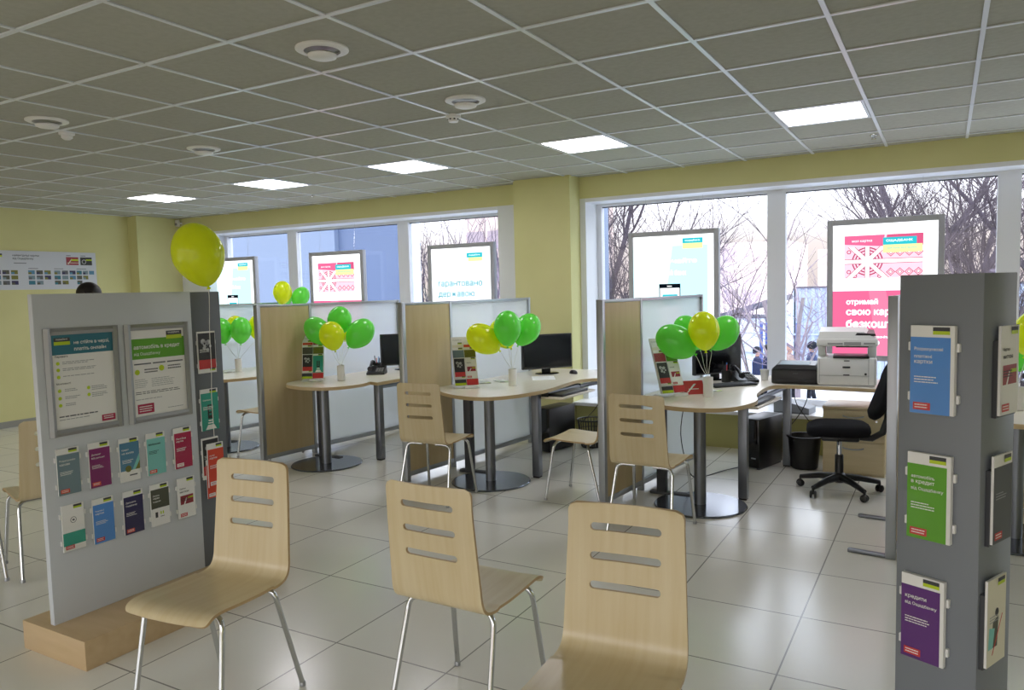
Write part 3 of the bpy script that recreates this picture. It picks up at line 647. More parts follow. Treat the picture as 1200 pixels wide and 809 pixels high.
rack(-1.77, 5.50, 50, 'on the desk right of the pillar', specs(ph, cd, ('dark red leaflet', dict(cover='maroon', tagc=None)), ('mid green leaflet', dict(cover='green', tagc=None)), ('cream leaflet', dict(cover='cream_print', tagc=None)), ('dark green leaflet', dict(cover='teal', tagc=None))), 'white')
# loose leaflets lying on the desks
def lying(x, y, deg, lb, cols, w=.1, h=.2, z=.7456):
    t = thing('leaflet', lb, 'leaflet', (x, y, z), R(deg), 'loose leaflets on the desks')
    B().m(cols[0]).box(-w / 2, -h / 2, 0, w / 2, h / 2, .004).build('sheets', t, 0)
    b = flat(); b.m(cols[1]).quad((-w / 2, -h / 2, .0045), (0, -h / 2, .0045), (0, -h / 2 + .03, .0045), (-w / 2, -h / 2 + .03, .0045)); b.m(cols[2]).quad((0, -h / 2, .0045), (w / 2, -h / 2, .0045), (w / 2, -h / 2 + .03, .0045), (0, -h / 2 + .03, .0045)); b.build('print', t, 0)
t = thing('leaflet', 'red folded leaflet propped upright beside the rack right of the pillar', 'leaflet', (-1.655, 5.66, .7455), R(38), 'loose leaflets on the desks')
B().m('red').rings([[(-.075, -.045, 0), (.075, -.045, 0), (.075, -.043, 0), (-.075, -.043, 0)], [(-.075, .03, .095), (.075, .03, .095), (.075, .032, .095), (-.075, .032, .095)]]).build('front_panel', t, 0)
B().m('maroon').rings([[(-.07, .075, 0), (.07, .075, 0), (.07, .077, 0), (-.07, .077, 0)], [(-.075, .033, .095), (.075, .033, .095), (.075, .035, .095), (-.075, .035, .095)]]).build('back_panel', t, 0)
b = flat().m('paper').quad((-.07, -.0352, .015), (-.06, -.0352, .015), (.02, .0106, .073), (.0, .0106, .073)).quad((-.05, -.0194, .035), (.03, -.0194, .035), (.03, -.0154, .04), (-.05, -.0154, .04)); b.build('print', t, 0)
lying(-1.70, 5.80, 15, 'red leaflet lying flat behind the propped one right of the pillar', ('red', 'maroon', 'red'))
lying(-1.60, 5.86, 60, 'white leaflet with black and lime strip beside the red leaflets', ('paper', 'dark', 'lime'))
lying(-3.60, 5.72, 50, 'white leaflet with black and lime strip behind the middle bay rack, left one', ('paper', 'dark', 'lime'))
lying(-3.48, 5.86, 50, 'white leaflet with black and lime strip near the middle bay vase, right one', ('paper', 'dark', 'lime'))
lying(-6.82, 5.62, 40, 'white leaflet lying left of the vase glimpsed beside the white stand', ('paper', 'lime', 'dark'))
t = thing('paper_sheet', 'white sheet of paper lying before the monitor by the pillar', 'paper', (-3.22, 6.18, .7456), R(30)); B().m('paper').box(-.105, -.15, 0, .105, .15, .001).build('sheet', t, 0)
t = thing('paper_sheet', 'white sheets on the desk at the right edge behind the column', 'paper', (.47, 6.28, .7456), R(10)); B().m('paper').box(-.16, -.2, 0, .16, .15, .003).build('sheet', t, 0)
t = thing('gift_rosette', 'small red rosette on the desk at the edge of the first full screen', 'decoration', (-6.17, 5.60, .7455))
b = B().m('crim')
for k in range(7):
    a = k * 2 * PI / 7; b.lathe([(0, -.012), (.016, -.006), (.02, 0), (.016, .006), (0, .012)], (.026 * math.cos(a), .026 * math.sin(a), .03 + .008 * (k % 2)), 10)
b.lathe([(0, .02), (.018, .03), (.018, .045), (0, .05)], n=12); b.build('petals', t, 60)
B().m('green').lathe([(0, 0), (.03, 0), (.03, .02), (.012, .024), (0, .024)], n=16).build('base', t, 50)

def monitor(x, y, deg, lb, w=.53, h=.335):
    t = thing('monitor', lb, 'monitor', (x, y, .7455), R(deg), 'black desktop monitors')
    B().m('black').box(-w / 2, -.02, .05, w / 2, .02, .05 + h, .006).build('housing', t)
    B().m('screen').box(-w / 2 + .014, -.0215, .068, w / 2 - .014, -.0195, .05 + h - .014).build('screen', t, 0)
    B().m('frame_grey').box(-w / 2 + .005, -.0225, .054, w / 2 - .005, -.02, .0565).build('bezel_sheen', t, 0)  # thin grey strip standing in for the sheen along the lower bezel
    B().m('black').box(-.045, .015, .012, .045, .04, .2, .006).build('neck', t)
    B().m('black_gloss').lathe([(0, 0), (.12, 0), (.122, .004), (.11, .01), (.05, .014), (0, .015)], n=36, mx=Matrix.Diagonal((1, .8, 1)).to_4x4()).build('stand_foot', t, 40)
    return t
monitor(-3.36, 6.53, 52, 'black monitor on the middle bay desk in front of the yellow pillar')
monitor(-1.72, 6.58, 57, 'black monitor half behind the green balloons right of the pillar')
monitor(-5.02, 6.44, 52, 'black monitor mostly hidden behind the middle screen')
def mouse(x, y, deg, lb):
    t = thing('computer_mouse', lb, 'mouse', (x, y, .7455), R(deg))
    b = B().m('black'); rr = []
    for z, k in ((0, .96), (.008, 1), (.02, .9), (.03, .65), (.035, .3)): rr.append([(.031 * k * math.cos(q), .055 * k * math.sin(q) - .004 * (1 - k), z) for q in [2 * PI * i / 20 for i in range(20)]])
    b.rings(rr).build('shell', t, 60); B().m('dark').tube([(0, .018, .031), (0, .032, .028)], .004, 8).build('scroll_wheel', t)
mouse(-3.11, 6.60, 60, 'black computer mouse right of the monitor by the pillar')
def phone(x, y, deg, lb):
    t = thing('desk_phone', lb, 'telephone', (x, y, .7455), R(deg), 'black desk phones')
    B().m('black').rings([[(-.09, -.1, 0), (.09, -.1, 0), (.09, .1, 0), (-.09, .1, 0)], [(-.09, -.1, .022), (.09, -.1, .022), (.085, .1, .075), (-.085, .1, .075)]]).build('base', t, 20)
    hs = catmull([(-.055, -.1, .062), (-.055, -.07, .066), (-.055, 0, .1), (-.055, .07, .115), (-.055, .105, .1)], 4)
    B().m('black').tube([tuple(p) for p in hs], [.024 if i < 5 or i > len(hs) - 5 else .013 for i in range(len(hs))], 10).build('handset', t, 60)
    b = B().m('frame_grey')
    for i in range(3):
        for j in range(4): b.box(.0 + i * .026, -.075 + j * .026, .03 + j * .007, .018 + i * .026, -.06 + j * .026, .04 + j * .007)
    b.build('keypad', t, 0); B().m('screen').box(.0, .045, .062, .07, .08, .073).build('display', t, 0)
phone(-1.47, 6.50, 35, 'black desk phone between the pen cup and the black printer'); phone(-5.03, 5.98, 30, 'black desk phone left of the middle screen'); phone(.60, 6.55, 20, 'black desk phone at the right edge behind the column')
def pencup(x, y, lb):
    t = thing('pen_cup', lb, 'pen cup', (x, y, .7455), 0, 'black pen cups')
    B().m('black').lathe([(0, 0), (.038, 0), (.04, .004), (.04, .10), (.036, .10), (.036, .008), (0, .006)], n=20, cap=False).build('cup', t, 40)
    for k in range(4):
        a = k * 1.7; B().m(('dark', 'sky', 'black', 'red')[k]).tube([(.015 * math.cos(a), .015 * math.sin(a), .01), (.03 * math.cos(a), .03 * math.sin(a), .15 + .012 * (k % 3))], .0042, 6).build('pen', t)
pencup(-1.60, 6.42, 'black pen cup beside the monitor right of the pillar'); pencup(-5.12, 6.10, 'black pen cup with pens beside the phone left of the middle screen')
t = thing('cup', 'plain white cup between the desk phone and the black printer', 'cup', (-1.335, 6.66, .7455)); B().m('white').lathe([(0, 0), (.03, 0), (.037, .09), (.034, .09), (.028, .006), (0, .006)], n=24, cap=False).build('body', t, 40)
t = thing('keyboard', 'dark keyboard in front of the monitor right of the pillar', 'keyboard', (-1.50, 6.20, .7455), R(48))
B().m('black').box(-.2, -.07, 0, .2, .07, .016, .005).build('case', t)
b = B().m('dark')
for j in range(5):
    for i in range(15): b.box(-.188 + i * .0252, -.06 + j * .024, .016, -.167 + i * .0252, -.041 + j * .024, .021)
b.build('keys', t, 0)

# printers
t = thing('laser_printer', 'low black laser printer on the desk left of the white copier', 'printer', (-1.06, 6.60, .7455), R(4))
B().m('black').box(-.185, -.17, .004, .185, .17, .125, .012).build('body', t)
B().m('black').rings([[(-.18, -.165, .125), (.18, -.165, .125), (.18, .165, .125), (-.18, .165, .125)], [(-.15, -.13, .155), (.15, -.13, .155), (.15, .16, .165), (-.15, .16, .165)]]).build('top_cover', t, 20)
B().m('slate').rings([[(-.13, -.12, .150), (.10, -.12, .150), (.10, .08, .158), (-.13, .08, .158)], [(-.13, -.12, .158), (.10, -.12, .158), (.10, .08, .166), (-.13, .08, .166)]]).build('output_tray', t, 20)
B().m('dark').box(-.14, -.173, .03, .14, -.169, .033).box(-.02, -.174, .085, .02, -.17, .092).build('front_seams', t, 0)
t = thing('copier', 'white multifunction copier with open output slot on the desk before the pink lightbox', 'copier', (-.685, 6.62, .7455), R(6))
B().m('white').box(-.215, -.2, .012, .215, .2, .225, .012).build('body', t)
B().m('frame_grey').box(-.2, -.19, 0, .2, .19, .014).build('plinth', t, 0)
for sx in (-1, 1): B().m('white').box(min(sx * .215, sx * .155), -.08 if sx > 0 else -.02, .22, max(sx * .215, sx * .155), .2, .325, .006).build('side_column', t)
B().m('white').box(-.22, -.215, .318, .22, .2, .375, .01).build('scanner_bed', t)
B().m('white').rings([[(-.21, -.2, .375), (.21, -.2, .375), (.21, .19, .375), (-.21, .19, .375)], [(-.2, -.18, .43), (.12, -.18, .43), (.14, .17, .45), (-.2, .17, .45)]]).build('document_feeder', t, 20)
B().m('black').rings([[(.03, -.19, .40), (.205, -.19, .398), (.205, .12, .402), (.03, .12, .41)], [(.02, -.18, .425), (.20, -.19, .415), (.20, .12, .43), (.02, .12, .44)]]).build('feeder_tray', t, 20)
B().m('black').box(-.10, -.205, .222, .16, .1, .236, .004).box(-.08, -.17, .306, .155, .0, .32, .004).build('output_tray', t)
B().m('frame_grey').box(-.14, -.217, .332, -.03, -.213, .346).box(-.02, -.219, .328, .10, -.213, .352).box(.12, -.217, .334, .2, -.213, .348).build('control_panel', t, 0)
B().m('dark').box(-.20, -.2015, .085, .16, -.1995, .0865).box(.155, -.2015, .02, .157, -.1995, .215).box(-.2, -.2015, .02, -.198, -.1995, .215).box(.198, -.2015, .02, .2, -.1995, .215).build('panel_seams', t, 0)
B().m('dark').box(-.03, -.206, .145, .025, -.2, .16, .002).box(-.02, -.204, .2, .02, -.2, .207).box(-.025, -.204, .088, .02, -.2, .096).lathe([(0, 0), (.009, 0), (.009, .003), (0, .003)], (.135, -.2, .1), 12, mx=Matrix.Rotation(PI / 2, 4, 'X')).build('handles', t)
# drawer cabinets
def cabinet(x, y, w, d, h, zs, lb, rz=0, dark=False):
    t = thing('drawer_cabinet', lb, 'cabinet', (x, y, 0), rz)
    B().m('cab').box(-w / 2, -d / 2 + .018, .0, w / 2, d / 2, h - .02).build('carcass', t, 0); B().m('cab').box(-w / 2 - .004, -d / 2, h - .02, w / 2 + .004, d / 2, h, .002).build('top', t)
    for z0, z1 in zs:
        dr = B().m('cab').box(-w / 2 + .004, -d / 2, z0, w / 2 - .004, -d / 2 + .017, z1, .0015).build('drawer', t)
        zz = z1 - .05 if z1 - z0 > .12 else (z0 + z1) / 2
        B().m('dark' if dark else 'alu').tube([tuple(p) for p in catmull([(-.075, -d / 2, zz + .006), (-.06, -d / 2 - .022, zz + .002), (0, -d / 2 - .026, zz - .004), (.06, -d / 2 - .022, zz + .002), (.075, -d / 2, zz + .006)], 4)], .006, 8).build('handle', dr, 60)
    return t
c_ = cabinet(-.63, 6.80, .46, .42, .555, [(.03, .27), (.275, .53)], 'pale wooden drawer cabinet under the copier behind the swivel chair')
B().m('chrome').lathe([(0, 0), (.008, 0), (.008, .004), (0, .004)], (.17, -.21, .45), 12, mx=Matrix.Rotation(PI / 2, 4, 'X')).build('lock', c_)
cabinet(.63, 6.32, .44, .5, .70, [(.04, .30), (.305, .43), (.435, .56), (.565, .68)], 'wooden drawer cabinet at the right edge behind the grey column', 0, True)
# computers, bins, odds and ends under the desks
t = thing('computer_tower', 'black computer tower on the floor under the desk beside the bin', 'computer', (-1.37, 6.68, 0), R(-16))
B().m('black').box(-.09, -.2, .012, .09, .22, .43, .006).build('case', t)
B().m('black_gloss').box(-.088, -.206, .02, .088, -.199, .425, .004).build('front_panel', t)
B().m('alu').box(.02, -.2085, .09, .06, -.2055, .1).build('badge', t, 0); B().m('dark').box(-.085, -.19, 0, -.06, .2, .014).box(.06, -.19, 0, .085, .2, .014).build('feet', t, 0)
t = thing('computer_tower', 'black computer tower in the shadow under the middle bay desk', 'computer', (-3.30, 6.55, 0), R(-10))
B().m('black').box(-.09, -.2, .012, .09, .22, .43, .006).build('case', t); B().m('black_gloss').box(-.088, -.206, .02, .088, -.199, .425, .004).build('front_panel', t)
def bin_(x, y, lb, solid):
    t = thing('waste_bin', lb, 'bin', (x, y, 0), 0, 'black waste bins')
    b = B().m('black')
    if solid: b.lathe([(0, 0), (.1, 0), (.108, .01), (.132, .26), (.14, .26), (.142, .275), (.134, .275), (.127, .255), (.104, .014), (0, .012)], n=32, cap=False)
    else:
        n = 28
        for k in range(n):
            a = 2 * PI * k / n; b.tube([(.1 * math.cos(a), .1 * math.sin(a), .01), (.135 * math.cos(a + .0), .135 * math.sin(a), .27)], .0045, 5)
        for r, z in ((.1, .01), (.111, .09), (.123, .18)): b.tube([(r * math.cos(2 * PI * k / 28), r * math.sin(2 * PI * k / 28), z) for k in range(29)], .0045, 5)
        b.lathe([(0, 0), (.1, 0), (.1, .008), (0, .008)], n=28)
    b.build('basket', t, 40)
    B().m('black').tube([(.139 * math.cos(2 * PI * k / 32), .139 * math.sin(2 * PI * k / 32), .272) for k in range(33)], .008, 8).build('rim', t, 60)
bin_(-1.02, 6.72, 'solid black waste bin left of the drawer cabinet', True); bin_(-3.02, 6.80, 'black slatted waste bin under the window right of the pillar', False)
t = thing('device_box', 'grey wedge shaped box on the white window sill under the printers', 'device', (-1.20, 7.33, .3705), R(-8))
B().m('wedge').rings([[(-.16, -.1, 0), (.16, -.1, 0), (.16, .1, 0), (-.16, .1, 0)], [(-.16, -.1, .14), (.16, -.1, .055), (.16, .1, .055), (-.16, .1, .14)]]).build('housing', t, 20)
B().m('dark').box(-.155, -.102, .01, .155, -.1, .014).build('seam', t, 0)
for k, (P, lb) in enumerate([([(-1.0, 6.95, .70), (-1.06, 7.02, .5), (-1.16, 7.05, .33), (-1.28, 6.95, .2), (-1.36, 6.9, .1)], 'black cable hanging from the printer down to the computer tower'), ([(-1.15, 6.96, .70), (-1.13, 7.0, .5), (-1.0, 7.02, .3), (-.98, 7.0, .12), (-1.2, 7.0, .01)], 'black cable hanging behind the solid bin'), ([(-1.75, 5.75, .70), (-1.80, 5.78, .4), (-1.76, 5.85, .1), (-1.72, 6.0, .008), (-1.6, 6.3, .008), (-1.5, 6.5, .008)], 'black cable dropping beside the screen right of the pillar'), ([(-6.5, 6.2, .70), (-6.45, 6.2, .5), (-6.5, 6.22, .3), (-6.42, 6.2, .1), (-6.3, 6.2, .01), (-6.1, 6.3, .008)], 'black cable hanging under the leftmost desk'), ([(-3.0, 6.9, .70), (-2.98, 6.95, .5), (-3.06, 7.0, .35), (-3.2, 6.95, .2)], 'black cable hanging beside the slatted bin')]):
    tag(B().m('cable').tube([tuple(p) for p in catmull(P, 5)], .004, 6).build('power_cable'), lb, 'cable')
# ------------------------------------------------------------------ display stands
SX = -3.42
t = thing('display_stand', 'white leaflet display stand with grey end column on a wooden plinth', 'display stand', (SX, 2.2, 0), PI / 2)
B().m('plinth').box(-.425, -.28, 0, .70, .20, .13, .002).build('plinth', t)
B().m('white_lac').box(-.392, 0, .13, .40, .032, 1.605, .002).build('panel', t)
B().m('grey_dark').box(.402, .004, .13, .585, .19, 1.602, .002).build('grey_column', t)
def snap_frame(par, x0, z0, x1, z1, art):
    w = .03; y = -.017
    b = B().m('frame_grey')
    inn, out = -.006, -.012
    for vert, a, c in ((1, x0, x0 + w), (1, x1 - w, x1), (0, z0, z0 + w), (0, z1 - w, z1)):
        lo = a in (x0, z0); ya, yc = (inn, out) if lo else (out, inn)
        prof = [(a, 0), (c, 0), (c, yc), ((a + c) / 2, y), (a, ya)]
        if vert: b.rings([[(q, yy, z) for q, yy in prof] for z in (z0, z1)])
        else: b.rings([[(x, yy, q) for q, yy in prof] for x in (x0 + w, x1 - w)])
    f = b.build('poster_frame', par, 0)
    p = B().m('paper').box(x0 + w * .6, -.004, z0 + w * .6, x1 - w * .6, -.001, z1 - w * .6).build('poster', f, 0)
    art(f, x0 + w, z0 + w, x1 - w, z1 - w, -.0046)
def piece(f, name, fn): g = flat(); fn(g); return g.build(name, f, 0)
def art1(f, x0, z0, x1, z1, y):
    w, h = x1 - x0, z1 - z0; P = lambda u, v: (x0 + u * w, z0 + v * h)
    hd = piece(f, 'header_band', lambda g: g.m('petrol').rect(x0, z1 - .21 * h, x1, z1, y))
    logo(f, x0 + .05 * w, z1 - .03 * h, .25 * w, y - .0005, True)
    piece(hd, 'headline', lambda g: g.m('paper').text('не стійте в черзі,', *P(.36, .885), w=.58 * w, y=y - .0006, bold=.015).text('платіть онлайн', *P(.36, .825), w=.52 * w, y=y - .0006, bold=.015))
    for u, v in ((.07, .70), (.07, .63), (.07, .555), (.07, .41), (.07, .33), (.07, .255), (.53, .41), (.53, .335)): piece(f, 'bullet', lambda g: g.m('lime').disc(*P(u + .02, v), .028 * w, y - .0003))
    tg = piece(f, 'tag', lambda g: g.m('crim').rect(*P(.74, .02), *P(.97, .09), y)); piece(tg, 'tag_lettering', lambda g: g.m('paper').lines(*P(.77, .075), .17 * w, 2, .022 * h, .009 * h, y - .0006, rnd, .1))
    piece(f, 'section_title', lambda g: g.m('black_ink').text('Переваги', *P(.05, .755), w=.2 * w, y=y, bold=.01)); piece(f, 'section_title', lambda g: g.m('black_ink').text('Можливості', *P(.05, .475), w=.22 * w, y=y, bold=.01))
    for v in (.715, .645, .565): piece(f, 'small_print', lambda g: g.m('ink_lt').lines(*P(.16, v), .6 * w, 2 if v > .6 else 1, .018 * h, .008 * h, y, rnd))
    for v in (.425, .345, .27): piece(f, 'small_print', lambda g: g.m('ink_lt').lines(*P(.17, v), .24 * w, 2, .018 * h, .008 * h, y, rnd))
    for v in (.425, .35): piece(f, 'small_print', lambda g: g.m('ink_lt').lines(*P(.6, v), .26 * w, 3, .018 * h, .008 * h, y, rnd))
    piece(f, 'footer_line', lambda g: g.m('ink').lines(*P(.06, .14), .66 * w, 1, .02 * h, .013 * h, y, rnd, .05)); piece(f, 'small_print', lambda g: g.m('ink_lt').lines(*P(.06, .105), .62 * w, 1, .02 * h, .008 * h, y, rnd))
def art2(f, x0, z0, x1, z1, y):
    w, h = x1 - x0, z1 - z0; P = lambda u, v: (x0 + u * w, z0 + v * h)
    hd = piece(f, 'header_band', lambda g: g.m('green').rect(*P(0.0, .665), *P(1, .90), y)); logo(f, x0 + .66 * w, z1 - .025 * h, .30 * w, y - .0005, True)
    piece(hd, 'headline', lambda g: g.m('paper').text('автомобіль в кредит', *P(.05, .77), w=.86 * w, y=y - .0006, bold=.015).text('від Ощадбанку', *P(.05, .70), w=.48 * w, y=y - .0006))
    piece(f, 'bullet', lambda g: g.m('lime').disc(*P(.09, .515), .045 * w, y)); piece(f, 'bullet', lambda g: g.m('lime').disc(*P(.54, .54), .05 * w, y))
    tg = piece(f, 'tag', lambda g: g.m('crim').rect(*P(.06, .03), *P(.36, .14), y)); piece(tg, 'tag_lettering', lambda g: g.m('paper').lines(*P(.09, .115), .24 * w, 3, .026 * h, .01 * h, y - .0006, rnd, .1))
    piece(f, 'subtitle_line', lambda g: g.m('ink').rect(*P(.04, .60), *P(.35, .615), y).rect(*P(.38, .60), *P(.62, .615), y).rect(*P(.65, .60), *P(.96, .615), y))
    for (u, v, ww, n, gp, hh, rg) in ((.22, .545, .26, 2, .03, .014, .1), (.66, .565, .28, 2, .03, .014, .2), (.04, .43, .26, 5, .022, .007, .35), (.34, .43, .5, 5, .022, .007, .35), (.04, .285, .84, 2, .02, .008, .35), (.04, .2, .62, 1, .02, .008, .35), (.62, .06, .34, 1, .02, .008, .35)):
        piece(f, 'small_print', lambda g: g.m('ink_lt' if n != 2 else 'ink').lines(*P(u, v), ww * w, n, gp * h, hh * h, y, rnd, rg))
snap_frame(t, 1.842 - 2.2, .969, 2.188 - 2.2, 1.452, art1)
snap_frame(t, 2.218 - 2.2, .967, 2.573 - 2.2, 1.45, art2)
row1 = [(1.91, .705), (2.055, .704), (2.203, .696), (2.345, .697), (2.499, .697)]; row2 = [(1.915, .447), (2.056, .440), (2.207, .438), (2.35, .437), (2.503, .434)]
for y_, z_ in row1 + row2: holder(t, y_ - 2.2, z_)
for y_, z_ in ((2.678, 1.17), (2.677, .862), (2.672, .585)): holder(t, y_ - 2.2, z_, y=.004)
GP = 'leaflets on the white display stand'
def on_stand(y_, z_, lb, cover, title=None, off=.004, **k): leaflet(lb, (SX + off, y_, z_), PI / 2, cover, title, group=GP, **k)
on_stand(*row1[0], 'slate grey leaflet, leftmost of the upper row on the white stand', 'slate', ['Розрахунково', 'касове'], tagc='orange')
on_stand(*row1[1], 'magenta purple leaflet in the upper row on the white stand', 'purple', ['Депозит', 'Мій депозит'], tagc='orange')
on_stand(*row1[2], 'blue leaflet with green landscape in the upper row on the white stand', 'steelblue', ['Кредит', 'на житло'], kind='scene', tagc=None)
on_stand(*row1[3], 'pale turquoise leaflet in the upper row on the white stand', 'aqua', ['Мобільний'], ink='black_ink', tagc='orange')
on_stand(*row1[4], 'crimson leaflet, rightmost of the upper row on the white stand', 'crim', ['Пенсійна', 'картка'], tagc='paper')
on_stand(*row2[0], 'white leaflet with green band, leftmost of the lower row on the white stand', 'teal', None, kind='lower', tagc='red')
on_stand(*row2[1], 'bright blue leaflet in the lower row on the white stand', 'sky', ['Платіжні', 'картки'], tagc='red')
on_stand(*row2[2], 'dark navy leaflet in the lower row on the white stand', 'navy', ['Депозити', 'Ощадбанку'], tagc='orange')
on_stand(*row2[3], 'dark olive and white leaflet in the lower row on the white stand', 'dkolive', ['Оплата', 'через', 'інтернет'], kind='top', tagc=None)
on_stand(*row2[4], 'white card picture leaflet, rightmost of the lower row on the white stand', 'red', ['Картка', 'миттєва'], kind='card', ink='black_ink')
on_stand(2.678, 1.17, 'photo leaflet with red lower band on the grey end of the white stand', 'red', None, off=0, kind='photo', tagc=None, w=.112, h=.222)
on_stand(2.677, .862, 'dark green leaflet with white keyhole shape on the grey end of the white stand', 'teal', ['Скринька'], off=0, kind='key', tagc=None, w=.108, h=.222)
on_stand(2.668, .60, 'photo leaflet peeking out above the orange red ones on the white stand', 'red', None, off=-.001, kind='photo', tagc=None, w=.104, h=.222)
on_stand(2.688, .555, 'upper orange red leaflet on the grey end of the white stand', 'orange', ['на всі', 'картки'], off=.012, tagc='paper', w=.1, h=.235)
on_stand(2.682, .495, 'orange red leaflet hanging lower behind another on the grey end of the white stand', 'orange', None, off=.0075, tagc='paper', w=.1, h=.21, th=.004, sub=False)
# grey column
C0 = Vector((.080, 2.128, 0)); LX = Vector((.914, -.407, 0)); RU = Vector((.407, .914, 0))
ctr = C0 - LX * .1 + RU * .095
t = thing('display_column', 'tall square grey column with leaflets at the right edge', 'display stand', ctr, R(-24))
B().m('grey_lac').box(-.1, -.095, .06, .1, .095, 1.587, .0015).build('column_body', t)
B().m('dark').box(-.098, -.0965, .06, .098, -.0945, .062).box(-.15, -.15, 0, .15, .15, .06, .003).build('column_plinth', t)
GC = 'leaflets on the grey column'
for s_, z_, cv, tt, lb in [(.1095, 1.236, 'sky', ['Розрахункові', 'платіжні', 'картки'], 'bright blue leaflet at the top of the grey column'), (.113, .91, 'green', ['автомобіль', 'в кредит', 'від Ощадбанку'], 'bright green leaflet in the middle of the grey column'), (.124, .587, 'violet', ['кредити', 'від Ощадбанку'], 'violet leaflet lowest on the front of the grey column')]:
    holder(t, .1 - s_, z_, .106, .22, -.095)
    p = C0 - LX * s_; leaflet(lb, (p.x - RU.x * .003, p.y - RU.y * .003, z_), R(-24), cv, tt, w=.106, h=.223, group=GC, hdr=.13, margin=.009, th=.014)
for s_, z_, cv, kd, lb in [(.11, 1.237, 'cream_print', 'card', 'cream leaflet with a bank card picture on the right side of the grey column'), (.086, .92, 'ink', 'plain', 'dark grey leaflet on the right side of the grey column'), (.066, .612, 'cream_print', 'figure', 'white leaflet with a standing figure, lowest at the right of the grey column')]:
    hb = B().m('dark').box(-.056, -.011, 0, .056, 0, .19, .001).build('side_pocket', t, 0); hb.rotation_euler.z = PI / 2; hb.location = (.1, s_ - .095, z_ - .006)
    p = C0 + RU * s_ + LX * .011; leaflet(lb, (p.x, p.y, z_), R(66), cv, ['Картка', 'миттєва'] if kd == 'card' else None, kind=kd, w=.105, h=.22, group=GC, ink='black_ink' if kd == 'card' else 'ink_lt', tagc='red' if kd != 'figure' else None, th=.006)
# board on the left wall
t = thing('wall_board', 'wide white board of small card pictures on the yellow left wall', 'wall board', (XL, 5.3, 1.72), PI / 2)
B().m('white_lac').box(-.92, -.012, 0, .94, 0, .49).build('panel', t, 0)
b = flat(); y = -.0126
tc = ['steelblue', 'olive', 'dkolive', 'slate', 'olive', 'ink', 'petrol', 'navy', 'slate', 'dkolive']
for gx, gw, cols in ((-.36, 3, (3, 3, 3)), (.045, 3, (3, 3, 2)), (.37, 3, (3, 3, 2)), (.665, 3, (3, 2, 1)), (-.72, 3, (3, 3, 3))):
    for r_ in range(3):
        for q in range(cols[r_]):
            x0 = gx + q * .085 if gx > .5 else gx + q * .1
            w_ = .07 if gx > .5 else .08
            m1 = tc[(r_ * 3 + q * 2 + int(gx * 10)) % 10]; m2 = tc[(r_ + q * 3 + 4) % 10]
            b.m(m1).rect(x0, .195 - r_ * .066, x0 + w_, .245 - r_ * .066, y); b.m(m2).rect(x0, .195 - r_ * .066, x0 + w_ * .5, .222 - r_ * .066, y - .0003)
b.m('maroon').rect(.535, .32, .70, .425, y); b.m('lime').rect(.6, .375, .70, .398, y - .0003); b.m('cream_print').quad((.55, y - .0003, .33), (.565, y - .0003, .33), (.62, y - .0003, .40), (.605, y - .0003, .40)).rect(.55, .345, .70, .352, y - .0005)
b.m('photo').rect(.725, .32, .885, .425, y); b.m('lime').rect(.80, .38, .885, .4, y - .0003); b.m('photo_lt').disc(.775, .365, .03, y - .0003); b.m('photo').disc(.775, .365, .022, y - .0005)
b.build('card_pictures', t, 0); logo(t, -.34, .45, .09, y, False)
g = flat().m('black_ink').text('найвигідніші картки', -.13, .415, w=.32, y=y, bold=.01).text('від Ощадбанку', -.13, .375, w=.25, y=y, bold=.01)
g.m('ink').rect(-.12, .33, .03, .338, y).rect(.05, .265, .17, .272, y).rect(.37, .265, .49, .272, y).rect(.665, .265, .8, .272, y).rect(.54, .44, .6, .448, y).rect(.73, .44, .8, .448, y).build('lettering', t, 0)

